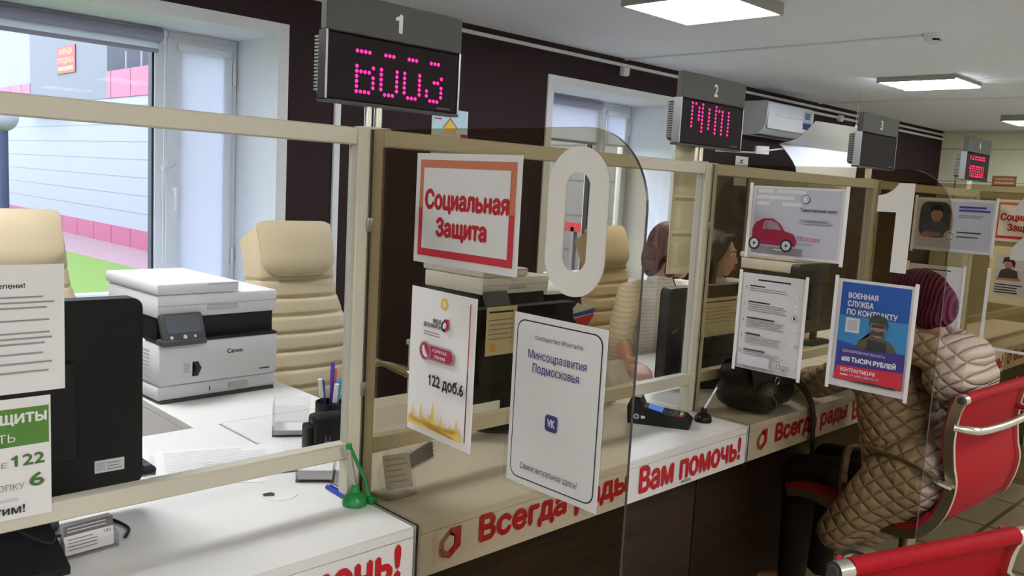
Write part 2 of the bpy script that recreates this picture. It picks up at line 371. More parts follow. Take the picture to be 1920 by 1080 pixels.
def glyph_raw(t):                               # outline of a text, filled by the non-zero winding rule
    if t in GL: return GL[t]
    cu = bpy.data.curves.new('lettering', 'FONT'); cu.body = t; cu.size = 1.0; cu.resolution_u = 4; cu.fill_mode = 'NONE'
    ob = bpy.data.objects.new('lettering', cu); C.objects.link(ob)
    dg = bpy.context.evaluated_depsgraph_get(); ev = ob.evaluated_get(dg); me = ev.to_mesh()
    vs = [V(v.co[:2]) for v in me.vertices]; es = [tuple(e.vertices) for e in me.edges]
    ev.to_mesh_clear(); bpy.data.objects.remove(ob); bpy.data.curves.remove(cu)
    if t == '1':
        vs = [V(p) for p in ((.0, .0), (.1, .0), (.1, .68), (.02, .68), (-.0, .62), (-.06, .575), (-.13, .55), (-.13, .46), (-.06, .485), (.0, .525))]; es = [(k, (k+1) % len(vs)) for k in range(len(vs))]
    if len(t) > 1: GL[t] = ([(p.x, p.y) for p in vs], []); return GL[t]
    seg = [(vs[a], vs[c]) for a, c in es]
    ov, _, of, _, _, _ = delaunay_2d_cdt(vs, es, [], 0, 1e-5)
    fs = []
    for f in of:
        q = sum((ov[k] for k in f), V((0, 0)))/len(f); w = 0
        for a, c in seg:
            if (a.y <= q.y) != (c.y <= q.y):
                x = a.x+(q.y-a.y)/(c.y-a.y)*(c.x-a.x)
                if x > q.x: w += 1 if c.y > a.y else -1
        if w: fs.append(tuple(f))
    GL[t] = ([(p.x, p.y) for p in ov], fs); return GL[t]
def glyphs(t):                                  # one letter at a time, set at its pen position in the line
    vs, fs = [], []; bar = max(v[0] for v in glyph_raw('|')[0]); t = t.replace('1', '1')
    for i, ch in enumerate(t):
        if ch == ' ': continue
        g = glyph_raw(ch); off = .2 if ch == '1' else 0; dx = max(v[0] for v in glyph_raw(t[:i]+'|')[0])-bar if i else 0.0; n = len(vs)
        vs += [(v[0]+dx+off, v[1]) for v in g[0]]; fs += [tuple(k+n for k in f) for f in g[1]]
    return vs, fs
def rr(a0, b0, a1, b1, r, n=6):
    o = []
    for (cx, cy, st) in ((a1-r, b0+r, -PI/2), (a1-r, b1-r, 0), (a0+r, b1-r, PI/2), (a0+r, b0+r, PI)):
        o += [(cx+r*math.cos(st+PI/2*i/n), cy+r*math.sin(st+PI/2*i/n)) for i in range(n+1)]
    return o
def spline(pts, n=8):                                               # Catmull-Rom through points
    pts = [V(p) for p in pts]; o = []
    for i in range(len(pts)-1):
        p0 = pts[max(i-1, 0)]; p1 = pts[i]; p2 = pts[i+1]; p3 = pts[min(i+2, len(pts)-1)]
        for k in range(n):
            t = k/n; o.append(0.5*((2*p1)+(p2-p0)*t+(2*p0-5*p1+4*p2-p3)*t*t+(3*p1-p0-3*p2+p3)*t**3))
    o.append(pts[-1]); return o
def thing(name, label, cat, loc=(0, 0, 0), rz=0.0, group=None):
    o = bpy.data.objects.new(name, None); C.objects.link(o); o.empty_display_size = 0.1
    o.matrix_world = Matrix.Translation(V(loc)) @ Matrix.Rotation(rz, 4, 'Z')
    o['label'] = label; o['category'] = cat
    if group: o['group'] = group
    return o
def copy_tree(src, M, label=None, parent=None):
    c = src.copy(); C.objects.link(c)
    if parent is None: c.matrix_world = M
    else: c.parent = parent; c.matrix_basis = src.matrix_basis.copy()
    if label: c['label'] = label
    for ch in list(src.children): copy_tree(ch, None, None, c)
    return c
def T(x, y, z, rz=0.0): return Matrix.Translation((x, y, z)) @ Matrix.Rotation(rz, 4, 'Z')
def RX(a): return Matrix.Rotation(a, 4, 'X')
def RY(a): return Matrix.Rotation(a, 4, 'Y')
def RZ(a): return Matrix.Rotation(a, 4, 'Z')
def FW(o): return F(o, (1, 0, 0), (0, 0, 1))          # faces -Y
def FP(o): return F(o, (0, -1, 0), (0, 0, 1))         # faces -X
def FT(o, a=0.0): return F(o, (math.cos(a), math.sin(a), 0), (-math.sin(a), math.cos(a), 0))  # faces up

#@@SETTING
# ------------------------------------------------------------------ setting
CZ = 2.455; YW = 4.28; YI = 4.76; XF = 12.05; XL = -6.2; YB = -4.2
WINS = ((0.86, 2.36), (4.50, 6.01)); WZ0, WZ1 = 0.66, 2.185
b = MB(); b.span((XL-.2, YB-.2, -.1), (XF+.2, YI+.1, 0), M_floor); b.build('floor', kind='structure')
b = MB(); b.span((XL-.2, YB-.2, CZ), (XF+.2, YI+.1, CZ+.12), M_ceil); b.build('ceiling', kind='structure')
b = MB()
xs = [XL, WINS[0][0], WINS[0][1], WINS[1][0], WINS[1][1], XF]
for i in range(0, 6, 2): b.span((xs[i], YW, 0), (xs[i+1], YI+.1, CZ), M_wall)
for w in WINS:
    b.span((w[0], YW, WZ1), (w[1], YI+.1, CZ), M_wall); b.span((w[0], YW, 0), (w[1], YI+.1, WZ0), M_wall)
b.build('wall_back', kind='structure')
b = MB(); b.span((XF, YB, 0), (XF+.15, YI+.1, CZ), M_far)
for z in (1.8, 2.22): b.span((XF-.002, YB, z), (XF, YW, z+.008), mat('olive_panel_joint', (130, 128, 108), .7))
b.span((XF-.003, 4.05, 0), (XF, 4.07, CZ-.3), MATS['olive_panel_joint'])
b.build('wall_far', kind='structure')
b = MB(); b.span((XL-.15, YB, 0), (XL, YI+.1, CZ), M_room); b.build('wall_left', kind='structure')
b = MB(); b.span((XL, YB-.15, 0), (XF, YB, CZ), M_room); b.build('wall_front', kind='structure')
# white reveals lining the two window openings
for k, w in enumerate(WINS):
    b = MB(); t = .012; e = .05
    for x0, x1 in ((w[0]-e, w[0]+t), (w[1]-t, w[1]+e)): b.span((x0, YW-.012, WZ0-.05), (x1, YW, WZ1+e), M_paint)
    b.span((w[0]+t, YW-.012, WZ1-t), (w[1]-t, YW, WZ1+e), M_paint)
    b.span((w[0], YW, WZ0), (w[0]+t, YI, WZ1), M_paint); b.span((w[1]-t, YW, WZ0), (w[1], YI, WZ1), M_paint)
    b.span((w[0]+t, YW, WZ1-t), (w[1]-t, YI, WZ1), M_paint)
    b.build('trim_%d' % (k+1), kind='structure')
    b = MB(); b.span((w[0]+t, YW-.06, WZ0), (w[1]-t, YI, WZ0+.03), M_paint, .008); b.build('windowsill_%d' % (k+1), kind='structure')
def window(k, w):
    x0, x1 = w[0]+.013, w[1]-.013; z0, z1 = WZ0+.031, WZ1-.0125; y0, y1 = YI-.02, YI+.06; f = .055
    root = bpy.data.objects.new('window_%d' % k, None); C.objects.link(root); root.matrix_world = Matrix.Translation(((x0+x1)/2, YI, z0)); root['kind'] = 'structure'
    xm = x1-.47
    b = MB()
    for a, c in ((x0, x0+f), (xm, xm+.075), (x1-.05, x1)): b.span((a, y0, z0), (c, y1, z1), M_pvc, .006)
    
    for a, c in ((x0+f+.0005, xm-.0005), (xm+.0755, x1-.0505)): b.span((a, y0, z0), (c, y1, z0+f), M_pvc); b.span((a, y0, z1-f), (c, y1, z1), M_pvc)
    b.build('window_frame', root)
    b = MB(); g = .012
    for a, c in ((x0+f, x0+f+g), (xm-g, xm)): b.span((a, y0+.012, z0+f), (c, y1-.02, z1-f), M_gasket)
    b.span((x0+f, y0+.012, z1-f-g), (xm, y1-.02, z1-f), M_gasket); b.build('gasket', root)
    b = MB(); b.span((x0+f, YI+.018, z0+f), (xm, YI+.024, z1-f), M_clear); b.build('pane', root)
    b = MB(); s0, s1 = xm+.06, x1-.035
    for a, c in ((s0, s0+.075), (s1-.06, s1)): b.span((a, y0-.018, z0+.03), (c, y0+.03, z1-.035), M_pvc, .008)
    for a, c in ((z0+.03, z0+.105), (z1-.1, z1-.035)): b.span((s0+.06, y0-.018, a), (s1-.05, y0+.03, c), M_pvc, .008)
    sash = b.build('sash', root)
    b = MB(); b.span((s0+.075, YI+.0, z0+.1), (s1-.06, YI+.006, z1-.1), M_clear); b.build('pane', sash)
    b = MB(); zz = 1.32 if k == 1 else 1.3
    b.span((s0+.022, y0-.026, zz-.03), (s0+.05, y0-.018, zz+.04), M_pvc, .003); b.cyl((s0+.036, y0-.026, zz), (s0+.036, y0-.06, zz), .009, .009, M_pvc, 12)
    b.box((s0+.036, y0-.062, zz-.055), (.02, .012, .135), M_pvc, None, .005); b.build('window_handle', sash)
    b = MB(); b.span((s1+.003, y0-.02, z1-.25), (s1+.022, y0-.002, z1-.12), M_pvc, .004); b.build('hinge', sash)
    b = MB(); b.span((s1+.003, y0-.02, z0+.2), (s1+.022, y0-.002, z0+.3), M_pvc, .004); b.build('hinge', sash)
    b = MB()      # comb-shaped opening limiter above the handle
    b.box((s0+.0, y0-.03, zz+.12), (.075, .008, .014), M_pvc, RY(-.5), .002)
    for i in range(5): b.box((s0-.03+i*.0165, y0-.032, zz+.115+i*.009), (.006, .01, .026), M_pvc, RY(-.5))
    b.build('opening_limiter', sash)
    return xm, s0, s1, z0, z1, y0
for k, w in enumerate(WINS):
    xm, s0, s1, z0, z1, y0 = window(k+1, w); nm = ('near the desk printer', 'beside the second display')[k]
    r = thing('roller_blind', ('rolled-up grey roller blind above the wide left pane of the nearest window', 'half-lowered roller blind over the wide pane of the farther window')[k], 'blind', ((w[0]+xm)/2, y0-.05, z1-.1))
    b = MB(); b.cyl((w[0]+.05, y0-.045, z1-.045), (xm+.02, y0-.045, z1-.045), .03, .03, mat('rolled_blind_fabric', (150, 150, 172), .8), 18); b.build('roller_tube', r)
    for x in (w[0]+.04, xm+.025):
        b = MB(); b.box((x, y0-.045, z1-.045), (.012, .06, .075), M_pvc, None, .005); b.build('bracket', r)
    zb = (z1-.108, z1-.34)[k]
    b = MB(); b.face([(w[0]+.06, y0-.019, zb), (xm+.01, y0-.019, zb), (xm+.01, y0-.019, z1-.05), (w[0]+.06, y0-.019, z1-.05)], M_blindf); b.build('blind_fabric', r)
    b = MB(); b.span((w[0]+.06, y0-.026, zb-.022), (xm+.01, y0-.012, zb), mat('blind_bar', (150, 150, 165), .5), .004); b.build('bottom_bar', r)
    b = MB(); b.tube(spline([(xm+.03, y0-.06, z1-.06), (xm+.028, y0-.055, 1.6), (xm+.022, y0-.06, .98), (xm+.03, y0-.062, .94), (xm+.04, y0-.055, 1.0), (xm+.036, y0-.055, 1.6), (xm+.034, y0-.06, z1-.06)]), .0022, M_pvc, 6); b.build('pull_chain', r)
    r = thing('sash_blind', ('pale blue blind lowered over the narrow sash of the nearest window', 'short blind pulled a little way down the narrow sash of the farther window')[k], 'blind', ((s0+s1)/2, y0-.04, z1-.2))
    zb = (z0+.07, z1-.34)[k]
    b = MB(); b.span((s0+.055, y0-.05, z1-.105), (s1-.035, y0-.021, z1-.065), M_pvc, .008); b.build('cassette', r)
    b = MB(); b.face([(s0+.066, y0-.025, zb), (s1-.048, y0-.025, zb), (s1-.048, y0-.025, z1-.1), (s0+.066, y0-.025, z1-.1)], M_blindf); b.build('blind_fabric', r)
    b = MB(); b.span((s0+.066, y0-.032, zb-.016), (s1-.048, y0-.019, zb), M_pvc, .003); b.build('bottom_bar', r)
# cable trunking under the ceiling and on the wall
def trunk(name, lo, hi, m=M_paint):
    b = MB(); b.span(lo, hi, m, .003); return b.build(name, kind='structure')
trunk('trim_3', (-1.0, YW-.018, 2.392), (XF, YW, 2.416)); trunk('trim_4', (7.9, YW-.018, 2.335), (XF, YW, 2.36))
trunk('trim_5', (2.705, YW-.02, .0), (2.745, YW, 2.39)); trunk('trim_6', (5.29, 2.06, CZ-.012), (5.306, YW, CZ))
trunk('trim_7', (8.5, -2.0, CZ-.012), (8.516, YW, CZ)); trunk('trim_8', (7.28, -2.0, CZ-.012), (7.296, 2.38, CZ))
trunk('trim_9', (XF-.02, YB, CZ-.05), (XF, YW, CZ-.02), M_far)

# ------------------------------------------------------------------ ceiling lamps
def lamp_panel(loc, label):
    r = thing('ceiling_lamp', label, 'ceiling lamp', loc, group='square ceiling lamps'); x, y, z = loc; h = .2975
    b = MB()
    for lo, hi in (((x-h, y-h, 2.392), (x-h+.012, y+h, CZ)), ((x+h-.012, y-h, 2.392), (x+h, y+h, CZ)), ((x-h+.012, y-h, 2.392), (x+h-.012, y-h+.012, CZ)), ((x-h+.012, y+h-.012, 2.392), (x+h-.012, y+h, CZ))):
        b.span(lo, hi, M_olive if False else mat('grey_lamp_housing', (150, 150, 142), .5))
    b.build('housing', r); h -= .0125
    b = MB(); b.span((x-h, y-h, 2.396), (x+h, y+h, 2.41), M_lamp); b.build('diffuser', r); return r
l0 = lamp_panel((3.845, 2.62, CZ), 'boxy square ceiling lamp with glowing white diffuser, nearest in view')
for x, y, lab in ((0.55, 2.62, 'square ceiling lamp over the nearest staff desk'), (-2.75, 2.62, 'unseen square lamp added for light, left of the picture'), (-5.4, 2.62, 'unseen square lamp added for light, left of the picture'), (10.37, 2.72, 'square ceiling lamp farthest down the hall, by the pale end wall')):
    copy_tree(l0, T(x, y, CZ), lab)  # the two lamps far left are unseen, added to brighten left-facing sheets
for x in (-5.4, -2.75, 0.55, 3.845, 7.2, 10.4):
    for y in (-1.0, -3.2): copy_tree(l0, T(x, y, CZ), 'square ceiling lamp over the visitors\' side of the hall')  # unseen lamps, added to lift the counter fronts and sheets
r = thing('ceiling_lamp', 'slim ceiling lamp with four bright tubes beside the smoke detector', 'ceiling lamp', (7.23, 2.72, CZ), group='square ceiling lamps')
b = MB(); x, y, h = 7.23, 2.72, .2975; hm = MATS['grey_lamp_housing']
b.span((x-h, y-h, 2.43), (x+h, y+h, CZ), hm, .004)
for i in range(5): b.span((x-h+i*(2*h-.012)/4, y-h, 2.415), (x-h+.012+i*(2*h-.012)/4, y+h, 2.43), hm)
b.build('housing', r)
for i in range(4):
    b = MB(); x0 = x-h+.02+i*(2*h-.012)/4; b.span((x0, y-h+.015, 2.418), (x0+.128, y+h-.015, 2.429), M_tube); b.build('tube', r)
r = thing('smoke_detector', 'round white smoke detector at the end of its ceiling cable trunk', 'smoke detector', (5.3, 2.0, CZ))
b = MB(); b.lathe([(.055, 0), (.055, -.02), (.045, -.032), (.04, -.05), (.03, -.056), (.005, -.058)], (5.3, 2.0, CZ), M_paint); b.build('housing', r)
b = MB()
for a in (-2.6, -2.1, -1.2): b.box((5.3+math.cos(a)*.042, 2.0+math.sin(a)*.042, CZ-.038), (.02, .008, .012), M_black, RZ(a+PI/2))
b.build('vent', r)
for (x, z, lab, cov) in ((5.27, 2.355, 'white alarm sensor box on the dark wall above the second window', 1), (8.98, 2.34, 'small white sensor box on the wall trunking beyond the air conditioner', 0)):
    b = MB(); b.box((x, YW-.028, z), (.075, .055, .07), M_paint, RX(.12), .016); b.build('alarm_sensor', None, lab, 'sensor', 'wall sensors')
#@@BOOTHS
# ------------------------------------------------------------------ counters
PX = [-0.24, 1.03, 2.30, 3.53, 4.78, 6.03]
YF = 1.283; YR = 1.446; CT = .76
def emblem(b, fr, s, red=M_rtxt, br=M_brown, wh=M_paper):
    P = lambda pts: [(a*s, c*s) for a, c in pts]
    b.poly(fr, P([(.0, .62), (.42, 1.0), (.9, 1.0), (.9, .32), (.45, .0), (.1, .12), (.0, .3)]), br)
    b.poly(fr, P([(.42, 1.0), (.9, 1.0), (.9, .32), (.45, .0), (.42, .28), (.66, .42), (.66, .74), (.5, .86)]), red)
    b.poly(fr, P([(.2, .34), (.2, .56), (.42, .78), (.6, .7), (.6, .42), (.36, .26)]), wh)
ct_names = ['white service counter nearest the camera, its red lettering cut off at the frame corner', 'white service counter at desk number one with red lettering and a wood front', 'white service counter at desk number two where the woman in the quilted coat sits',
            'white service counter at desk number three, mostly behind the coat', 'white service counter at desk number four, farthest along the row']
for k in range(5):
    x0, x1 = PX[k]+.004, PX[k+1]-.004
    r = thing('service_counter', ct_names[k], 'counter', ((x0+x1)/2, 1.7, 0), group='row of service counters')
    b = MB(); b.span((x0, YF, CT-.022), (x1, 2.15, CT), M_white, .002, 1); b.build('worktop', r)
    b = MB(); b.span((x0, YF, .645), (x1, YF+.018, CT-.0225), M_white, .001, 1)
    fr = FW((x0-.004, YF, 0)); b.lay = .0004; dx = 0
    e = F((x0+.058, YF-.0004, .668), (1, 0, 0), (0, 0, 1)); emblem(b, e, .066)
    b.text('Всегда рады', fr, .172, .664, .69, .742, M_rtxt, .035); b.text('Вам помочь!', fr, .735, .662, 1.235, .738, M_rtxt, .035)
    if k == 2 or k == 1:
        b.rect(fr, .93, .652, .975, .66, M_gtxt)
    b.build('fascia', r)
    b = MB(); b.span((x0, YR, .06), (x1, YR+.018, CT-.0225), M_wood)
    b.span((x0, YR+.004, 0), (x1, YR+.018, .06), M_black); b.build('front_panel', r)
    b = MB(); b.span((x0, YR+.018, 0), (x0+.018, 2.13, CT-.0225), M_white); b.build('side_panel', r)
    b = MB(); b.span((x1-.018, YR+.018, 0), (x1, 2.13, CT-.0225), M_white); b.build('side_panel', r)
    if k == 2: continue
    xr = PX[k]+1.2
    d = thing('side_desk', ['white side desk under the nearest printer', 'white side desk under the printer behind the smoked number-zero panel', 'white side desk beside the red-haired woman', 'white side desk beside the dark-haired woman', 'white side desk at the far end of the row'][k], 'desk', (xr+.22, 2.5, 0), group='side desks behind the counters')
    xe = min(xr+.44, PX[k+1]+.42)
    b = MB(); b.span((xr, 2.153, CT-.022), (xe, 2.9, CT), M_white, .002, 1); b.build('desktop', d)
    for a in (xr, xe-.018):
        b = MB(); b.span((a, 2.17, 0), (a+.018, 2.88, CT-.0225), M_white); b.build('side_panel', d)
    b = MB(); b.span((xr+.018, 2.86, .3), (xe-.018, 2.876, CT-.0225), M_white); b.build('back_panel', d)

# ------------------------------------------------------------------ glazed screens on the counters
sc_names = ['ivory-framed clear glass screen over the nearest counter', 'ivory-framed clear glass screen at desk one behind the smoked number-zero panel', 'ivory-framed clear glass screen at desk two in front of the dark-haired woman', 'ivory-framed clear glass screen at desk three', 'ivory-framed clear glass screen at desk four, farthest along']
for k in range(5):
    x0, x1 = PX[k]+.0015, PX[k+1]-.0015
    if k == 0: x1 = 1.03-.0015
    r = thing('glass_screen', sc_names[k], 'glass screen', ((x0+x1)/2, 1.5, CT), group='glass screens on the counters')
    p = .03
    for a in (x0, x1-p):
        b = MB(); b.span((a, 1.482, CT), (a+p, 1.518, 1.548), M_frame, .0025, 1); b.build('post', r)
    for nm, za, zb in (('top_rail', 1.512, 1.547), ('bottom_rail', .85, .884)):
        b = MB(); b.span((x0+p, 1.484, za), (x1-p, 1.516, zb), M_frame, .0025, 1); b.build(nm, r)
    for a in (x0+p, x1-p-.006):
        b = MB(); b.span((a, 1.495, .884), (a+.006, 1.505, 1.512), mat('pale_glazing_strip', (190, 188, 180), .6)); b.build('gasket', r)
    b = MB(); b.span((x0+p+.006, 1.498, .884), (x1-p-.006, 1.502, 1.512), M_clear); b.build('pane', r)

# ------------------------------------------------------------------ smoked acrylic side panels with big digits
out = [(-1.478, 1.545), (-1.478, .763), (-1.278, .763), (-1.278, .635), (-1.443, .635), (-1.443, .09), (-.77, .09)]
R0 = .125
out += [(-(.77+R0)+R0*math.cos(PI/2*i/12), 1.545-R0+R0*math.sin(PI/2*i/12)) for i in range(13)]
pl = {1: 'smoked acrylic divider with a large white 0, nearest the camera', 2: 'smoked acrylic divider with a large white 1 and the blue army poster', 3: 'smoked acrylic divider with a large white 2 at the right picture edge', 4: 'smoked acrylic divider with the red-bordered notice, farthest along the row'}
DIG = {}
def zero(w, h):
    o = rr(-w/2, -h/2, w/2, h/2, w/2-.001, 12); q = .031; i = rr(-w/2+q+.008, -h/2+q+.01, w/2-q-.008, h/2-q-.01, w/2-q-.01, 12); return o, i
for k in (1, 2, 3, 4):
    X = PX[k]; r = thing('divider_panel', pl[k], 'divider', (X, 1.1, .09), group='smoked dividers')
    fr = F((X, 0, 0), (0, -1, 0), (0, 0, 1))
    b = MB(); b.prism(out, fr, -.003, .003, M_smoke, M_edge); b.build('acrylic_sheet', r)
    b = MB(); f2 = F((X-.0032, .905, 1.395), (0, -1, 0), (0, 0, 1)); M_dig = mat('off_white_vinyl', (214, 210, 200), .6)
    if k == 1:
        o, i = zero(.128, .24); n = len(o)
        for c in (0.0, .0015):
            vs = [f2.p(a, d, c) for a, d in o]+[f2.p(a, d, c) for a, d in i]
            b.mesh(vs, [(j, (j+1) % n, n+(j+1) % n, n+j) for j in range(n)], M_dig, False)
    elif k == 2:
        b.prism([(-.005, -.122), (.036, -.122), (.036, .113), (-.004, .113), (-.016, .096), (-.034, .084), (-.056, .078), (-.056, .036), (-.005, .036)], f2, 0, .0015, M_dig)
    elif k == 3:
        b.prism([(-.062, -.122), (.062, -.122), (.062, -.084), (-.005, -.084), (.05, -.01), (.062, .03), (.06, .075), (.035, .108), (0, .118), (-.04, .106), (-.06, .076), (-.062, .045), (-.024, .045), (-.02, .07), (0, .08), (.02, .07), (.022, .04), (.0, -.005), (-.062, -.08)], f2, 0, .0015, M_dig)
    else:
        b.text('3', f2, -.062, -.12, .062, .12, M_dig, .03)
    b.build('digit', r, label='large white digit')
    for z in (1.0, 1.35):
        b = MB(); b.box((X, 1.479, z), (.014, .005, .03), M_steel, None, .002); b.build('clamp', r)

# ------------------------------------------------------------------ LED number displays on poles
LED1 = ['XXXX......................', '', '', '']
def sign(k, x0, num, rows, lit, label, dotm, off=(0, 0), pitch=.0104, px_=None):
    w, z0, z1, zh = .36, 1.602, 1.82, 1.742; y = 1.552; xc = x0+w/2
    r = thing('queue_display', label, 'display', (xc, y, 1.545), group='numbered queue displays')
    b = MB(); b.span((x0+.004, y, z0+.002), (x0+w-.004, y+.022, zh-.002), M_led, .003, 1); b.build('display_window', r)
    b = MB(); b.span((x0+.012, y+.022, z0+.008), (x0+w-.012, y+.06, zh-.004), M_dgrey, .012)
    for i in range(16): b.span((x0+.008, y+.026, z0+.02+i*.0072), (x0+.014, y+.055, z0+.0236+i*.0072), MATS['grey_lamp_housing'])
    b.span((x0, y-.002, z0), (x0+.005, y+.026, zh), M_steel); b.span((x0+w-.005, y-.002, z0), (x0+w, y+.026, zh), M_steel)
    b.span((x0, y-.002, z0-.004), (x0+w, y+.03, z0+.002), M_dgrey)
    b.build('housing', r)
    b = MB(); b.span((x0, y-.003, zh), (x0+w, y+.02, z1), M_olive, .002, 1); b.build('number_plate', r)
    b = MB(); fr = FW((xc, y-.0032, 0)); wd = .019 if num != '1' else .0155; b.text(num, fr, -.01, 1.76, -.01+wd*1.25, 1.80, M_white, .03); b.build('number', r, label='light number %s' % num)
    if lit:
        fr = FW((x0+off[0], y-.0004, z0+off[1])); n = len(rows); wd_ = max(len(q) for q in rows); cols = [any(len(q) > i and q[i] == 'X' for q in rows) for i in range(wd_)]; b = None
        for i in range(wd_+1):
            if i < wd_ and cols[i]:
                b = b or MB()
                for j, row in enumerate(rows):
                    if len(row) > i and row[i] == 'X': b.lathe([(.0041, 0), (.0033, -.0012), (.0008, -.0018)], fr.p(i*(px_ or pitch), (n-1-j)*pitch, 0), dotm, 8, (0, 1, 0))
            elif b:
                b.build('led_character', r, label='glowing pink LED dots'); b = None
    b = MB(); b.rect(FW((x0+w-.065, y-.0006, z0+.008)), 0, 0, .04, .005, M_olive); b.build('maker_mark', r)
    b = MB(); xp = x0+w*.36+(0 if k else .0)
    b.cyl((xp-.012, y+.012, 1.548), (xp-.012, y+.012, z0+.02), .008, .008, M_chrome, 14); b.build('pole', r)
    b = MB(); b.cyl((xp+.014, y-.006+.018, 1.548), (xp+.014, y+.012, z0+.02), .009, .009, M_chrome, 14)
    b.build('pole', r)
    b = MB(); b.box((xp, y+.01, 1.5515), (.07, .04, .006), M_frame, None, .002); b.build('pole_foot', r)
R1 = ['XXXX...XXX...XXX...XXX', '', '', 'X...X.X...X.X...X.....X', 'XXXX..X...X.X...X...XX.', 'X...X.X...X.X...X......X'[:22]+'X', 'X...X.X...X.X...X.X...X', 'X...X.X...X.X...X.X...X', 'XXXX...XXX...XXX...XXX.']
R1[3] = 'X...X.X...X.X...X.....X'
R1[5] = 'X...X.X...X.X...X.....X'
R2 = ['XX.X...X....', 'X.XX.X.XXX.X', 'X.XX.X.X.X.X', 'X.XX.X.X.X.X', 'X.XX.X.X.X.X', 'X..X.X.X.X.X', 'X..X.X.X.X.X', '...X...X.X.X']
R4 = ['X..X.XXX.XXX.XXX', 'X.XX.X.X.X.X.X.X', '................', '................', '.X.XXX.XXX.XXX.X', 'XX.X.X.X.X.X.X.X', '.X.X.X.X.X.X.X.X', '.X.X.X.X.X.X.X.X', '.X.XXX.XXX.XXX.X']
sign(0, .958, '1', R1, True, 'queue display numbered 1 with a broken pink LED word, nearest the camera', M_dot, (.077, .024), .0104)
sign(1, 2.205, '2', R2, True, 'queue display numbered 2 with pink LED strokes, beside the air conditioner', M_dot, (.062, .045), .0118, .019)
sign(2, 3.478, '3', [], False, 'unlit grey queue display numbered 3', M_dot)
sign(3, 4.72, '4', R4, True, 'small distant queue display numbered 4 with two rows of red LEDs', M_dotr, (.07, .02), .0125, .014)
#@@POSTERS
# ------------------------------------------------------------------ sheets and posters
def sheet(fr, w, h, m=M_paper, margin=0.0):
    b = MB(); b.prism([(0, 0), (w, 0), (w, h), (0, h)], fr, 0, .0009, m); b.lay = .001; return b
def pocket(o, fr, w, h, strips=True, name='plastic_pocket'):
    b = MB(); b.prism([(-.006, -.006), (w+.006, -.006), (w+.006, h+.006), (-.006, h+.006)], fr, .004, .0044, M_clear); b.build(name, o)
    if strips:
        for a in (-.006, w-.004):
            b = MB(); b.prism([(a, -.008), (a+.01, -.008), (a+.01, h+.008), (a, h+.008)], fr, .0046, .0062, M_paper); b.build('edge_strip', o)
def px(k): return PX[k]-.0042
# social protection notice on the 0 panel
def notice(k, y, z, label, l1='Социальная', l2='Защита'):
    fr = F((px(k), y, z), (0, -1, 0), (0, 0, 1)); w, h = .288, .208; b = sheet(fr, w, h)
    b.rect(fr, .012, .014, w-.012, h-.012, M_orange); b.rect(fr, .012, .014, w-.012, .105, M_redi); b.rect(fr, .024, .028, w-.026, h-.027, M_paper)
    b.text(l1, fr, .03, .096, .262, .142, M_rtxt, .035); b.text(l2, fr, .066, .046, .208, .09, M_rtxt, .035)
    return b.build('notice_sheet', None, label, 'notice')
o = notice(1, 1.32, 1.291, 'red-bordered social protection notice on the smoked number-zero divider')
pocket(o, F((px(1), 1.32, 1.291), (0, -1, 0), (0, 0, 1)), .288, .208, False)
notice(4, 1.405, 1.30, 'red-bordered notice cut by the right picture edge, below display four')
# hotline sheet
fr = F((px(1)-.001, 1.318, .958), (-0.06, -1, 0), (0, 0, 1)); w, h = .205, .285; b = sheet(fr, w, h)
b.disc(fr, .108, .262, .012, M_gold); b.disc(fr, .108, .262, .006, M_cream_p)
b.text('документы', fr, .045, .21, .1, .221, M_txt, .01); b.text('мои', fr, .075, .222, .1, .231, M_txt, .02)
emblem(b, F(fr.p(.106, .21, b.up()), fr.u, fr.v), .026, M_crim, M_txt); b.lay += .001
b.bars(fr, .05, .105, .205, .0025, 2, .005, M_gtxt)
b.rrect(fr, .04, .15, .15, .181, .0155, M_gtxt); b.rrect(fr, .045, .1535, .146, .178, .012, M_crim); b.disc(fr, .058, .166, .019, M_gtxt); b.disc(fr, .058, .166, .0155, M_crim)
b.poly(fr, [(.05, .174), (.055, .177), (.058, .17), (.055, .166), (.06, .16), (.065, .162), (.068, .157), (.062, .153), (.053, .158), (.049, .167)], M_paper)
b.text('ГОРЯЧАЯ', fr, .085, .168, .128, .1745, M_paper, .01); b.text('ЛИНИЯ', fr, .09, .157, .125, .1635, M_paper, .01)
b.text('122 доб.6', fr, .075, .098, .185, .126, M_txt, .03)
pts = [(.012, .012)]; xx = .012
hs = [.03, .05, .028, .034, .06, .03, .026, .045, .07, .036, .03, .05, .03, .026, .042, .034, .056, .03]
for i, q in enumerate(hs):
    pts += [(xx, q*.55), (xx+.0045, q), (xx+.009, q*.55)]; xx += .0095
pts += [(xx, .012)]
b.poly(fr, [(a, c+.004) for a, c in pts], M_gold)
b.rect(fr, .194, .02, .197, .275, M_crim); b.rect(fr, .194, .02, .1965, .15, M_txt)
o = b.build('hotline_sheet', None, 'tall hotline sheet with phone number 122 and a golden skyline', 'poster')
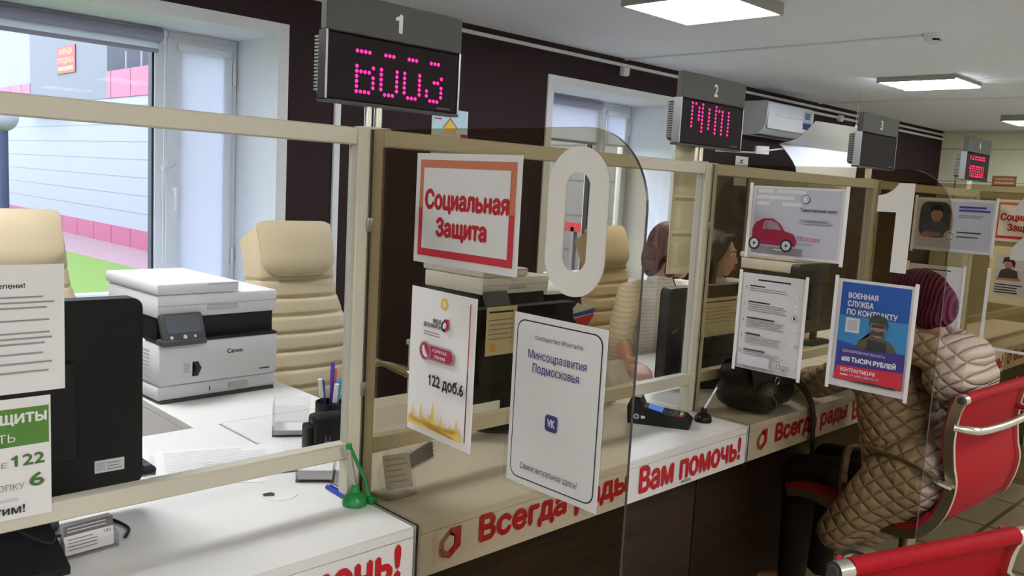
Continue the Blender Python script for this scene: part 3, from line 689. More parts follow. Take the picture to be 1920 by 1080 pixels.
# community sheet (its square code left out)
fr = F((px(1)-.004, 1.026, .938), (0, -1, 0), (0, 0, 1)); w, h = .206, .296; b = sheet(fr, w, h)
b.rrect(fr, .008, .01, w-.008, h-.01, .018, M_txt); b.rrect(fr, .0102, .0122, w-.0102, h-.0122, .0165, M_paper)
b.text('сообщество ВКонтакте', fr, .052, .254, .158, .2635, M_txt); b.text('Минсоцразвития', fr, .038, .219, .168, .2375, M_navy, .004); b.text('Подмосковья', fr, .05, .197, .154, .2155, M_navy, .004)
b.rrect(fr, .086, .108, .114, .136, .006, M_navy); b.text('VK', fr, .091, .115, .109, .129, M_paper, .035)
b.text('Самое актуальное здесь!', fr, .034, .026, .164, .04, M_txt)
o = b.build('community_sheet', None, 'white round-bordered sheet with a small blue emblem on the smoked zero divider', 'poster')
pocket(o, fr, w, h, False)
# car poster on panel 1
fr = F((px(2), 1.335, 1.28), (0, -1, 0), (0, 0, 1)); w, h = .292, .205; b = sheet(fr, w, h)
b.rect(fr, .012, .008, w-.014, h-.006, M_pale)
for a, c, d in ((.02, .186, .05), (.08, .186, .09), (.016, .168, .12), (.02, .15, .04), (.1, .15, .06)): b.rect(fr, a, c, a+d, c+.01, M_paper)
b.rect(fr, .012, .008, .175, .03, M_gtxt); b.rect(fr, .085, .02, .118, .024, M_paper)
car = [(.012, .035), (.15, .035), (.155, .05), (.145, .07), (.115, .078), (.1, .098), (.075, .112), (.045, .11), (.022, .098), (.012, .08)]
b.poly(fr, car, M_crim); b.poly(fr, [(.045, .08), (.105, .08), (.092, .098), (.072, .106), (.05, .104)], M_pale); b.poly(fr, [(.05, .08), (.066, .08), (.062, .1), (.052, .1)], M_face)
for a in (.022, .125): b.disc(fr, a, .036, .019, M_txt); b.disc(fr, a, .036, .0135, M_pale); b.disc(fr, a, .036, .004, M_txt)
b.disc(fr, .172, .172, .0125, M_navy); b.disc(fr, .172, .172, .0105, M_paper); b.disc(fr, .172, .172, .007, M_navy); b.disc(fr, .172, .172, .0055, M_paper)
b.text('Транспортный налог', fr, .16, .135, .27, .147, M_txt, .02); b.bars(fr, .16, .262, .115, .0035, 2, .008, M_gtxt)
b.text('гос', fr, .158, .054, .18, .066, M_blue, .01); b.text('услуги', fr, .181, .051, .226, .064, M_redi, .01); b.bars(fr, .16, .215, .046, .0025, 1, .005, M_gtxt)
o = b.build('car_poster', None, 'landscape poster of a small red car on the number-one divider', 'poster'); pocket(o, fr, w, h)
# procedure list on panel 1, and its twin on panel 2
def procedure(k, y, z, label):
    fr = F((px(k), y, z), (0, -1, 0), (0, 0, 1)); w, h = .21, .29; b = sheet(fr, w, h)
    b.rect(fr, .055, .27, .16, .2745, M_txt)
    zz = .255
    for i in range(5):
        b.text(str(i+1), fr, .016, zz-.014, .02, zz-.004, M_txt); b.rect(fr, .03, zz-.004, .03+.05+.02*(i % 3), zz, M_txt)
        n = (2, 4, 4, 4, 3)[i]; b.bars(fr, .03, .155, zz-.008, .0022, n, .0062, M_gtxt, .15); zz -= .048
    for j, c in enumerate((.235, .21, .175, .14, .1)):
        b.disc(fr, .185, c, .009 if j == 2 else .006, M_crim if j == 2 else M_pale); b.disc(fr, .185, c, .0075 if j == 2 else .005, M_paper)
        if j == 2: b.rect(fr, .182, c-.004, .188, c+.004, M_txt)
    b.rect(fr, .014, .012, .12, .045, M_pale); b.disc(fr, .15, .028, .006, M_navy); b.disc(fr, .15, .028, .0045, M_paper); b.bars(fr, .16, .19, .032, .002, 3, .004, M_gtxt)
    b.bars(fr, .016, .185, .014, .002, 2, .005, M_gtxt, .05)
    o = b.build('procedure_sheet', None, label, 'poster', 'numbered procedure sheets'); pocket(o, fr, w, h)
procedure(2, 1.345, .935, 'white numbered procedure sheet left of the blue army poster')
procedure(3, 1.325, .935, 'white numbered procedure sheet behind the burgundy hat')
# army contract poster
fr = F((px(2), 1.047, .942), (0, -1, 0), (0, 0, 1)); w, h = .213, .3; b = sheet(fr, w, h)
b.rect(fr, .014, .02, w-.012, h-.008, M_blue); b.poly(fr, [(.014, .13), (w-.012, .1), (w-.012, .2), (.014, .2)], M_skyb)
b.text('ВОЕННАЯ', fr, .034, .249, .116, .265, M_paper, .035); b.text('СЛУЖБА', fr, .034, .226, .106, .243, M_paper, .035); b.text('ПО КОНТРАКТУ', fr, .034, .203, .172, .22, M_paper, .035)
b.rect(fr, .034, .155, .073, .195, M_paper); b.rect(fr, .04, .161, .067, .189, M_pale)
b.poly(fr, [(.06, .095), (.185, .085), (.18, .115), (.165, .14), (.145, .15), (.14, .165), (.105, .165), (.1, .15), (.075, .135)], M_camo)
b.poly(fr, [(.095, .095), (.15, .09), (.15, .14), (.1, .145)], M_dgrey); b.disc(fr, .124, .176, .021, M_face, .025); b.rect(fr, .106, .178, .142, .187, M_dgrey)
b.poly(fr, [(.106, .157), (.142, .157), (.14, .172), (.125, .168), (.108, .172)], M_dgrey)
b.poly(fr, [(.098, .176), (.1, .2), (.112, .212), (.128, .214), (.142, .207), (.15, .19), (.15, .174), (.146, .188), (.104, .19)], M_dgrey)
b.poly(fr, [(.022, .06), (w-.012, .068), (w-.012, .118), (.03, .11)], M_navy); b.poly(fr, [(.014, .022), (w-.012, .022), (w-.012, .068), (.022, .06)], M_redi)
b.text('ЕДИНОВРЕМЕННАЯ ВЫПЛАТА:', fr, .034, .098, .152, .107, M_pale, .005); b.text('600 ТЫСЯЧ РУБЛЕЙ', fr, .034, .074, .182, .092, M_paper, .035)
b.text('КОНТРАКТМО.РФ', fr, .034, .045, .13, .057, M_paper, .02); b.text('+7 (495) 000-77-77', fr, .06, .032, .142, .041, M_pale, .005); b.bars(fr, .034, .056, .039, .004, 1, .01, M_pale, 0)
b.poly(fr, [(.05, .02), (.19, .02), (.18, .026), (.15, .023), (.12, .027), (.08, .024)], M_dgrey)
o = b.build('army_poster', None, 'blue and red army contract poster with a helmeted figure', 'poster'); pocket(o, fr, w, h)
# poster with a man, panel 2
fr = F((px(3), 1.32, 1.282), (0, -1, 0), (0, 0, 1)); w, h = .29, .205; b = sheet(fr, w, h)
b.rect(fr, .012, .012, w-.012, h-.01, M_pale); b.rrect(fr, .016, .05, .135, .19, .045, M_brown); b.rrect(fr, .018, .052, .128, .19, .03, M_dgrey)
b.poly(fr, [(.03, .055), (.03, .1), (.06, .115), (.1, .115), (.128, .09), (.128, .055)], M_navy if False else mat('slate_ink', (84, 92, 104), .7, var=0))
b.disc(fr, .08, .14, .022, M_face, .028); b.poly(fr, [(.056, .145), (.06, .172), (.08, .18), (.1, .172), (.104, .145), (.096, .156), (.066, .156)], M_txt)
b.poly(fr, [(.02, .055), (.05, .05), (.1, .058), (.1, .07), (.04, .075)], M_face)
b.disc(fr, .135, .06, .021, M_paper); b.disc(fr, .135, .06, .016, M_txt); b.disc(fr, .135, .06, .0135, M_paper); b.disc(fr, .135, .06, .008, M_txt); b.disc(fr, .135, .06, .006, M_paper)
b.bars(fr, .16, .272, .178, .007, 2, .013, M_navy, .15); b.bars(fr, .16, .26, .145, .0035, 2, .008, M_gtxt); b.bars(fr, .16, .25, .08, .004, 2, .017, M_txt)
o = b.build('worker_poster', None, 'landscape poster with a dark-haired man in grey behind the number-one divider edge', 'poster'); pocket(o, fr, w, h)
# empty pocket on panel 2
fr = F((px(3), 1.03, .935), (0, -1, 0), (0, 0, 1)); r = thing('empty_pocket', 'empty clear pocket with white edge strips beside the quilted coat', 'sheet holder', fr.p(.1, 0, 0))
b = MB(); b.prism([(0, 0), (.21, 0), (.21, .3), (0, .3)], fr, 0, .001, M_acr); b.build('plastic_pocket', r)
for q in ([(-.006, -.006), (.006, -.006), (.006, .3), (-.006, .3)], [(.006, -.006), (.21, -.006), (.21, .004), (.006, .004)]):
    b = MB(); b.prism(q, fr, .0012, .004, M_paper); b.build('edge_strip', r)
# cream poster on panel 3
fr = F((px(4), 1.40, .985), (0, -1, 0), (0, 0, 1)); w, h = .21, .29; b = sheet(fr, w, h, M_cream_p)
b.rect(fr, .03, .04, w-.03, h-.04, M_pale); b.disc(fr, .09, .2, .02, M_face, .025); b.poly(fr, [(.06, .2), (.065, .235), (.1, .24), (.12, .21), (.115, .18), (.1, .215), (.075, .215)], M_txt)
b.poly(fr, [(.045, .13), (.055, .17), (.09, .185), (.13, .17), (.14, .13)], M_dgrey); b.poly(fr, [(.04, .12), (.15, .12), (.15, .132), (.04, .132)], M_face)
b.bars(fr, .036, .16, .1, .005, 4, .013, M_txt)
b.build('cream_poster', None, 'cream poster of a seated woman at the right picture edge', 'poster')
# sheets on the nearest glass
fr = FW((.232, 1.481, 1.078)); w, h = .21, .205; b = sheet(fr, w, h)
b.text('степени!', fr, .102, .168, .153, .176, M_txt, .02)
for c, n in ((.155, 3), (.118, 1), (.098, 3), (.065, 1), (.05, 1), (.036, 1)): b.bars(fr, .06, .204, c, .0028, n, .0085, M_gtxt, .2)
b.build('notice_sheet', None, 'white text sheet at the left picture edge, on the nearest glass', 'notice')
fr = FW((.13, 1.481, .872)); w, h = .29, .198; b = sheet(fr, w, h)
b.rect(fr, 0, .12, w-.003, .182, M_green)
b.text('ЗАЩИТЫ', fr, .188, .154, .284, .174, M_paper, .035); b.text('ОТВЕТИТЬ', fr, .13, .128, .238, .142, M_paper); b.text('ТЕЛЕФОНЕ', fr, .125, .087, .226, .097, M_gtxt); b.text('122', fr, .232, .087, .28, .106, M_lgreen, .03)
b.text('КНОПКУ', fr, .192, .049, .25, .06, M_gtxt); b.text('6', fr, .257, .05, .279, .073, M_lgreen, .03); b.bars(fr, .19, .24, .036, .005, 1, .01, M_pale, 0); b.text('ответим!', fr, .16, .01, .25, .024, M_txt, .02)
b.build('phone_sheet', None, 'white and green phone notice below the text sheet at the left edge', 'notice')
#@@DESK
# ------------------------------------------------------------------ printers
def printer(loc, rz, label, canon=True):
    r = thing('printer', label, 'printer', loc, rz, 'desktop printers'); Mx = r.matrix_world
    w, d = .385, .365
    def bld(b, n, lab=None):
        b.bm.transform(Mx); return b.build(n, r, lab)
    b = MB(); b.span((0, .01, .008), (w, d, .05), M_printer, .008); b.span((.01, .006, 0), (w-.01, d-.02, .009), M_dgrey)
    b.span((.22, .006, .02), (.285, .012, .038), M_printer2, .002); b.box((.16, .0095, .028), (.003, .003, .014), M_dgrey); c = bld(b, 'paper_cassette')
    b = MB(); b.span((0, 0, .0515), (w, d, .178), M_printer, .01); b.span((.006, .03, .178), (w-.004, d, .25), M_black, .003)
    b.span((w-.05, .2, .178), (w, d, .25), M_printer, .003)
    for i in range(9): b.span((-.0006, .06, .06+i*.011), (.001, .15, .065+i*.011), M_printer2)
    bo = bld(b, 'body')
    b = MB(); b.span((.0, .004, .178), (w-.002, .1, .186), M_black, .003); bld(b, 'output_tray')
    b = MB(); b.span((0, .01, .25), (w, d, .318), M_printer, .008); b.span((.0, .008, .285), (w-.002, .014, .288), M_printer2); b.span((.15, .007, .268), (.25, .012, .283), M_printer2, .002); bld(b, 'scanner')
    b = MB(); b.span((-.004, .004, .319), (.25, d+.01, .353), M_printer, .008); b.span((.15, .001, .345), (.245, .006, .349), M_printer2)
    bld(b, 'document_feeder')
    b = MB(); R = RX(-.42); b.box((.062, -.012, .226), (.13, .02, .085), M_dgrey, R, .008); b.box((.06, -.016, .186), (.135, .05, .018), M_dgrey, None, .006); pn = bld(b, 'control_panel')
    b = MB(); q = F((.062, -.012, .226)+V((0, 0, 0)) if False else V((.062, -.012, .226)), (1, 0, 0), R @ V((0, 0, 1))); b.lay = .0103
    b.rect(q, -.05, -.018, .05, .034, mat('dim_touch_screen', (86, 90, 98), .25)); bld(b, 'touch_screen')
    for a, ra in ((-.04, .005), (0, .006), (.03, .004)):
        b = MB(); b.lay = .0106; b.disc(q, a, -.031, ra, M_printer2); bld(b, 'button')
    b = MB(); f0 = FW((0, -.0003, 0)); b.lay = .0001
    if canon: b.text('Canon', f0, .21, .132, .262, .146, M_txt, .03)
    b.rect(f0, .32, .07, .355, .074, M_txt)
    bld(b, 'maker_name')
    b = MB(); b.lay = .0002; b.rect(f0, .07, .072, .13, .12, M_paper); b.poly(f0, [(.1, .118), (.118, .118), (.129, .097), (.118, .074), (.1, .074), (.112, .097)], M_txt); b.bars(f0, .073, .098, .114, .002, 5, .006, M_gtxt); bld(b, 'sticker')
    return r
p0 = printer((.968, 2.408, CT), .04, 'light grey desktop printer on the side desk beside the cream chair')
copy_tree(p0, T(2.24, 2.43, CT, .02), 'grey printer seen through the smoked panel under the social protection notice')
copy_tree(p0, T(4.745, 2.43, CT, .02), 'grey printer seen through the number-one divider below the car poster')

# ------------------------------------------------------------------ monitors
def monitor(cx, cy, z0, w, h, rz, label, base=True, sticker=None, paper=False):
    r = thing('monitor', label, 'monitor', (cx, cy, CT), rz, 'desktop monitors'); Mx = r.matrix_world
    def bld(b, n, lab=None): b.bm.transform(Mx); return b.build(n, r, lab)
    f0 = FW((0, -.022, 0)); zb = z0-CT
    b = MB(); b.prism(rr(-w/2, zb, w/2, zb+h, .02), FW((0, -.02, 0)), -.036, 0, M_gloss, M_black); b.box((0, -.028, zb+h*.45), (w*.55, .02, h*.5), M_black, None, .008); bld(b, 'back_shell')
    b = MB(); b.prism(rr(-w/2, zb, w/2, zb+h, .02), FW((0, .018, 0)), -.002, 0, mat('screen_glass', (18, 19, 22), .15)); bld(b, 'screen')
    b = MB(); b.box((0, .0, (zb+.14)/2+.012), (.05, .02, zb+.13), M_black, None, .006); bld(b, 'stand_neck')
    b = MB(); b.lathe([(.13, 0), (.13, .008), (.11, .014), (.02, .018)], (0, 0, 0), M_dgrey, 36)
    for v in b.bm.verts: v.co.y *= .72
    bld(b, 'stand_base')
    if sticker:
        b = MB(); q = FW((sticker[0], -.0385 if abs(sticker[0]) < w*.27 else -.0203, sticker[1]-CT)); b.rect(q, 0, 0, .055, .025, M_paper); b.rect(q, .003, .004, .019, .021, M_pale); b.bars(q, .023, .05, .019, .002, 3, .006, M_gtxt); bld(b, 'sticker')
    return r
monitor(.365, 1.71, .815, .56, .375, -.03, 'black monitor back at the left picture edge behind the nearest glass', sticker=(.19, .85))
monitor(1.70, 1.72, .84, .53, .265, .0, 'black monitor back behind the round-bordered community sheet')
monitor(2.70, 1.70, .80, .58, .325, .0, 'black monitor back in front of the red-haired woman')
monitor(3.95, 1.9, .82, .5, .33, .0, 'dark monitor at desk three seen past the number-one divider')
for (x, y, z, w, h, lab) in ((1.555, 1.672, .98, .115, .135, 'cream paper slip taped to the monitor behind the community sheet'), (2.557, 1.655, .945, .255, .14, 'cream notice taped to the monitor in front of the red-haired woman')):
    fr = FW((x, y, z)); b = sheet(fr, w, h, M_cream_p); b.bars(fr, .008, w-.01, h-.012, .005, 1, .01, M_txt, .1); b.bars(fr, .008, w-.012, h-.035, .003, 5, .013, M_gtxt); b.disc(fr, .025, .022, .012, M_gold)
    b.build('taped_notice', None, lab, 'notice', 'notices on monitors')
fr = FW((1.955, 1.672, 1.075)); b = MB()   # little paper flag heart on the monitor corner
pts = [(0, -.06), (.045, -.012), (.05, .015), (.03, .032), (0, .02), (-.03, .032), (-.05, .015), (-.045, -.012)]
b.prism(pts, fr, 0, .002, M_paper); b.lay = .0022
b.poly(fr, [(-.045, -.012), (.045, -.002), (.05, .012), (-.05, .0)], M_blue); b.poly(fr, [(0, -.06), (.045, -.012), (.044, -.004), (-.043, -.016)], M_redi)
b.build('flag_heart', None, 'paper heart in white, blue and red on the monitor corner', 'ornament')
#@@CHAIRS
# ------------------------------------------------------------------ cream executive chairs
def exec_chair(loc, rz, label):
    r = thing('executive_chair', label, 'chair', loc, rz, 'cream executive chairs'); Mx = r.matrix_world
    def bld(b, n, lab=None, **k): b.bm.transform(Mx); return b.build(n, r, lab, **k)
    # front of chair faces -Y
    def half(v):                                    # half width against height 0..1
        t = max(0, min(1, (.70-v)/.28)); return .188+.05*t*t*(3-2*t)+.012*max(0, .42-v)/.42
    grooves = [.06+.083*i for i in range(9)]
    def back(u, v):
        hw = half(v); x = (u*2-1)*hw; z = .47+.79*v; y = .0+.16*v**1.4-.05*(1-(2*u-1)**2)*.6
        y -= .03*math.exp(-((v-.18)/.14)**2)
        for g in grooves: y += .011*math.exp(-((v-g)/.0075)**2)
        e = abs(2*u-1); y += .04*max(0, (e-.78)/.22)**2; z -= .075*max(0, (e-.55)/.45)**2.2*max(0, (v-.72)/.28)**1.5
        return (x, y, z)
    b = MB(); b.slab(back, 22, 130, lambda u, v: .055, M_cream); bld(b, 'backrest', sharp=70)
    b = MB()
    def pil(u, v):
        a = (u*2-1); hw = .155; x = a*hw; z = 1.06+.205*v-.012*max(0, (abs(a)-.7)/.3)**2*max(0, v-.8)/.2
        if v < .3: x = a*hw*(1-.35*((.3-v)/.3)**2)
        y = .0+.16*((z-.47)/.79)**1.4-.022-.04*math.sqrt(max(0, 1-a*a*.85))*(1-.55*abs(2*v-1)**3); return (x, y, z)
    b.slab(pil, 16, 14, .03, M_cream); h = bld(b, 'headrest_pillow', sharp=80)
    b = MB(); b.tube([V(pil(i/20, 0))+V((0, -.004, 0)) for i in range(21)], .0035, M_seam, 6); b.bm.transform(Mx); b.build('piping', h)
    def seat(u, v):
        a = u*2-1; hw = .26-.02*v; x = a*hw; y = .02-.47*(1-v) if False else -.46+.50*v; z = .47+.015*math.cos(a*1.4)-.03*max(0, (.12-v)/.12)**2-.02*v; return (x, y, z)
    b = MB(); b.slab(lambda u, v: seat(u, v), 14, 16, .085, M_cream); bld(b, 'seat', sharp=70)
    for s in (-1, 1):
        b = MB(); b.tube(spline([(s*.24, .07, .70), (s*.27, -.08, .722), (s*.28, -.26, .715), (s*.28, -.33, .68), (s*.275, -.34, .58), (s*.255, -.25, .48), (s*.22, -.1, .43)]), [.012, .014, .017, .019, .02, .02, .02, .019, .018]*6+[.015], M_chrome, 14); bld(b, 'armrest')
    b = MB(); b.cyl((0, -.2, .39), (0, -.2, .12), .028, .025, M_chrome); b.box((0, -.2, .385), (.2, .24, .03), M_black, None, .008); bld(b, 'gas_lift')
    b = MB()
    for i in range(5):
        t = 2*PI*i/5+.3; p = V((math.cos(t)*.31, -.2+math.sin(t)*.31, .075)); b.tube([V((0, -.2, .14)), V((math.cos(t)*.12, -.2+math.sin(t)*.12, .125)), p], [.03, .024, .016], M_chrome, 10)
    ba = bld(b, 'star_base')
    for i in range(5):
        t = 2*PI*i/5+.3; b = MB(); b.cyl((math.cos(t)*.31-.02, -.2+math.sin(t)*.31, .03), (math.cos(t)*.31+.02, -.2+math.sin(t)*.31, .03), .029, .029, M_black, 16); b.cyl((math.cos(t)*.31, -.2+math.sin(t)*.31, .05), (math.cos(t)*.31, -.2+math.sin(t)*.31, .08), .008, .008, M_steel, 8)
        b.bm.transform(Mx); b.build('caster', ba)
    return r
ch = exec_chair((1.69, 2.80, 0), -.02, 'empty cream leather chair facing the camera to the right of the printer')
copy_tree(ch, T(.87, 3.32, 0, .05), 'cream leather chair cut by the left picture edge')
copy_tree(ch, T(3.42, 2.66, 0, .1), 'cream leather chair behind the red-haired woman')
copy_tree(ch, T(4.36, 2.72, 0, .1), 'cream leather chair behind the dark-haired woman')

# ------------------------------------------------------------------ red sling chairs for visitors
def red_chair(loc, rz, label, zt=.9, w=.5, da=0.0, ax=0.0, ay=1.0):
    r = thing('visitor_chair', label, 'chair', loc, rz, 'red visitor chairs'); Mx = r.matrix_world
    def bld(b, n, lab=None, **k): b.bm.transform(Mx); return b.build(n, r, lab, **k)
    # chair faces +Y, back top edge at y=0; side profile of the continuous frame (y,z)
    dz = zt-.9
    prof = [(-.005, .905), (.012, .86), (.02, .78), (.012, .70), (.0, .64), (.012, .57), (.04, .51), (.085, .465), (.15, .45), (.3, .455), (.44, .475), (.52, .46)]
    prof = [(y, z+dz) for y, z in prof]; hw = w/2
    for s in (-1, 1):
        b = MB(); b.tube(spline([(s*(hw-.008), y, z) for y, z in prof]), 0, M_chrome, flat=(.014, .03, (1, 0, 0))); b.cyl((s*(hw-.02), -.005, .9+dz), (s*(hw+.012), -.005, .9+dz), .017, .017, M_chrome, 18)
        fr_ = bld(b, 'side_frame')
        b = MB(); b.cyl((s*(hw+.0125), -.005, .9+dz), (s*(hw+.0145), -.005, .9+dz), .011, .009, M_dgrey, 16); b.bm.transform(Mx); b.build('end_cap', fr_)
    sp = spline([(0, y+.012, z+.004) for y, z in prof], 8)
    bk = [p for p in sp if p.z > .52+dz or p.y < .02]; st = [p for p in sp if p.z <= .53+dz and p.y > .015]
    def sling(path, off):
        n = len(path)-1
        def fn(u, v):
            p = path[min(n, int(round(v*n)))]; a = 2*u-1
            sag = .012*(1-a*a)
            return (a*(hw-.012), p.y+off-(sag if p.z > .55+dz else 0), p.z-(0 if p.z > .55+dz else sag))
        return fn, n
    fn, n = sling(bk, .0)
    b = MB(); b.slab(fn, 12, n, .014, M_red); b.cyl((-hw+.02, -.006, .903+dz), (hw-.02, -.006, .903+dz), .016, .016, M_red, 16); k = bld(b, 'backrest', sharp=70)
    for i in (-1, 1):
        b = MB()
        b.tube([V(fn((i+1)/2*.97+.015, v/n))+V((0, -.002, 0)) for v in range(n+1)], .007, M_redd, 8)
        b.tube([V(fn((i+1)/2*.97+.015, v/n))+V((-i*.004, .008, 0)) for v in range(n+1)], .008, M_redd, 8)
        b.bm.transform(Mx); b.build('padded_edge', k)
    fn2, n2 = sling(st, .0); b = MB(); b.slab(fn2, 12, n2, -.02, M_redd); bld(b, 'seat', sharp=70)
    b = MB(); pts = [(-hw+.005, .012, .815+dz), (-hw+.03, -.03, .812+dz), (-hw+.09, -.045, .808+dz), (0, -.05, .805+dz), (hw-.09, -.045, .808+dz), (hw-.03, -.03, .812+dz), (hw-.005, .012, .815+dz)]
    b.tube(spline(pts), .0125, M_chrome, 12); bld(b, 'back_crossbar')
    b = MB(); b.tube([(-hw+.01, .30, .45+dz), (hw-.01, .30, .45+dz)], .011, M_chrome, 10); bld(b, 'seat_crossbar')
    b = MB(); b.tube([(-hw+.01, .12, .45+dz), (hw-.01, .12, .45+dz)], .011, M_chrome, 10); bld(b, 'seat_crossbar')
    for s in (-1, 1):
        x = s*(hw+.018+ax)
        b = MB(); b.tube(spline([(x-s*(.02+ax), .0, .64+dz), (x, .03*ay, .652+dz), (x, .07*ay, .672+dz+da*.5), (x, .15*ay, .69+dz+da), (x, .26*ay, .695+dz+da), (x, .3*ay, .68+dz+da), (x, .315*ay, .64+dz+da), (x, .315*ay, .54+dz), (x-s*(.004+ax*.5), .30*ay, .475+dz), (x-s*(.02+ax), .27*ay, .452+dz)], 6), 0, M_chrome, flat=(.034, .009, (1, 0, 0))); a = bld(b, 'armrest')
        b = MB(); b.cyl((x-s*.03, .03, .645+dz), (x+s*.006, .03, .645+dz), .012, .012, M_chrome, 12); b.bm.transform(Mx); b.build('arm_bolt', a)
    b = MB(); b.cyl((0, .21, .44+dz), (0, .21, .12), .026, .026, M_chrome); b.box((0, .21, .435+dz), (.16, .2, .02), M_black, None, .006); bld(b, 'gas_lift')
    b = MB()
    for i in range(5):
        t = 2*PI*i/5+.2; b.tube([V((0, .21, .13)), V((math.cos(t)*.3, .21+math.sin(t)*.3, .07))], [.028, .016], M_chrome, 10)
    ba = bld(b, 'star_base')
    for i in range(5):
        t = 2*PI*i/5+.2; b = MB(); b.cyl((math.cos(t)*.3-.02, .21+math.sin(t)*.3, .028), (math.cos(t)*.3+.02, .21+math.sin(t)*.3, .028), .028, .028, M_black, 16)
        b.cyl((math.cos(t)*.3, .21+math.sin(t)*.3, .05), (math.cos(t)*.3, .21+math.sin(t)*.3, .075), .008, .008, M_steel, 8); b.bm.transform(Mx); b.build('caster', ba)
    return r
red_chair((2.90, .79, 0), -.06, 'red sling chair that the woman in the quilted coat sits on', .9, .52)
red_chair((1.56, .49, 0), -.33, 'red sling chair at the bottom right corner, seen over its back', .85, .46, .0, .035, 1.4)
#@@ITEMS
# ------------------------------------------------------------------ things on the nearest counter
r = thing('intercom_box', 'black wedge-shaped box with a cable on the counter at the left corner', 'box', (.40, 1.585, CT))
b = MB(); fr = F((.345, 1.5, CT), (0, 1, 0), (0, 0, 1)); b.prism([(-.03, .0), (.11, .0), (.11, .06), (.095, .058), (-.03, .014)], fr, -.0, .1, M_black); b.build('body', r)
b = MB(); b.tube(spline([(.40, 1.6, .815), (.385, 1.53, .83), (.42, 1.5, .81), (.447, 1.545, .80), (.5, 1.62, .765), (.56, 1.68, .763), (.585, 1.6, .764), (.565, 1.555, .764)]), .0028, M_black, 8); b.build('cable', r)
fr = FT((.315, 1.425, CT), .06); b = MB(); b.prism([(0, 0), (.07, 0), (.07, .09), (0, .09)], fr, 0, .0012, M_paper); b.build('paper_slip', None, 'white paper slip at the bottom left corner of the picture', 'paper')
r = thing('card_holder', 'small clear holder of visiting cards beside the black box', 'card holder', (.498, 1.535, CT)); a = .08
fr = F((.452, 1.525, CT), (math.cos(a), math.sin(a), 0), (0, 0, 1))
b = MB(); b.prism([(0, 0), (.094, 0), (.094, .026), (0, .026)], fr, -.001, .001, M_acr); b.prism([(0, 0), (.094, 0), (.094, .045), (0, .045)], fr, -.03, -.028, M_acr)
b.prism([(0, 0), (.094, 0), (.094, .003), (0, .003)], fr, -.028, -.001, M_acr)
for q in (0, .092): b.prism([(q, .003), (q+.002, .003), (q+.002, .03), (q, .03)], fr, -.028, -.001, M_acr)
b.build('holder', r)
for i in range(4):
    f2 = F(fr.p(.004, .004, -.024+i*.005), fr.u, (fr.v+fr.n*-.12)); b = MB(); b.prism([(0, 0), (.085, 0), (.085, .052), (0, .052)], f2, 0, .0006, M_paper)
    if i == 3:
        b.lay = .0008; b.rect(f2, 0, .034, .085, .052, mat('taupe_ink', (110, 106, 102), .7, var=0)); b.bars(f2, .006, .078, .048, .002, 2, .006, M_pale, .1); b.bars(f2, .006, .06, .028, .002, 4, .006, M_gtxt); b.text('122', f2, .066, .026, .08, .031, M_txt); 
    b.build('visiting_card', None, ['card at the back of the clear holder', 'second card from the back in the clear holder', 'third card from the back in the clear holder', 'front grey-topped card in the clear holder'][i], 'card', 'visiting cards in the holder')
r = thing('cable_grommet', 'round white cable grommet set in the counter top near the blue pen', 'grommet', (.9, 1.592, CT))
b = MB(); b.lathe([(.038, 0), (.038, .0018), (.034, .0026), (.001, .0026)], (.9, 1.592, CT), M_white, 40); b.build('cover', r)
b = MB(); fr = FT((.9, 1.592, CT+.0027), .0); b.poly(fr, [(-.036, .002), (-.016, -.008), (-.008, .006), (-.012, .016), (-.03, .018)], mat('dark_cable_hole', (52, 48, 34), .8)); b.build('opening', r)
def tray(loc, rz, w, d, h, t, name, label, cat, m=M_acr):
    r = thing(name, label, cat, loc, rz); Mx = r.matrix_world; b = MB()
    b.span((-w/2, -d/2, 0), (w/2, d/2, t), m)
    for lo, hi in (((-w/2, -d/2, t), (-w/2+t, d/2, h)), ((w/2-t, -d/2, t), (w/2, d/2, h)), ((-w/2+t, -d/2, t), (w/2-t, -d/2+t, h)), ((-w/2+t, d/2-t, t), (w/2-t, d/2, h))): b.span(lo, hi, m)
    b.bm.transform(Mx); b.build('tray', r); return r
tray((1.023, 1.646, CT), -.63, .085, .085, .045, .0025, 'note_box', 'low clear box of square note paper under the glass screen', 'note box')
for i in range(1):
    b = MB(); b.box((0, 0, .0135), (.076, .076, .021), M_paper); b.bm.transform(T(1.023, 1.646, CT+.0026, -.63)); b.build('note_block', None, 'stack of square note paper in the low clear box', 'note paper', kind='stuff')
r = tray((1.15, 1.98, CT), -.55, .095, .095, .085, .0025, 'note_cube', 'tall clear cube box with a few note sheets, behind the glass', 'note box')
b = MB(); b.box((0, 0, .008), (.088, .088, .012), M_paper); b.bm.transform(T(1.15, 1.98, CT+.0026, -.55)); b.build('note_block', None, 'thin stack of note paper in the tall clear cube', 'note paper', kind='stuff')
def pen(p0, p1, r, label, m, mcap=None, tip=M_steel):
    p0, p1 = V(p0), V(p1); d = (p1-p0).normalized(); o = thing('pen', label, 'pen', p0); L = (p1-p0).length
    b = MB(); b.cyl(p0+d*.02, p1-d*(.05 if mcap else 0), r, r, m, 10); b.build('barrel', o)
    b = MB(); b.cyl(p0, p0+d*.02, r*.25, r*.95, tip, 10); b.build('tip', o)
    if mcap:
        b = MB(); b.cyl(p1-d*.05, p1, r*1.25, r*1.2, mcap, 10); s = d.orthogonal().normalized(); b.box(p1-d*.025+s*r*1.6, (.003, .003, .04), mcap, d.to_track_quat('Z', 'Y').to_matrix()); b.build('cap', o)
    return o
pen((.994, 1.418, CT+.0045), (1.0, 1.563, CT+.0045), .0042, 'blue ballpoint pen lying on the nearest counter', M_bluep, mat('dark_blue_pen_cap', (44, 66, 170), .3))
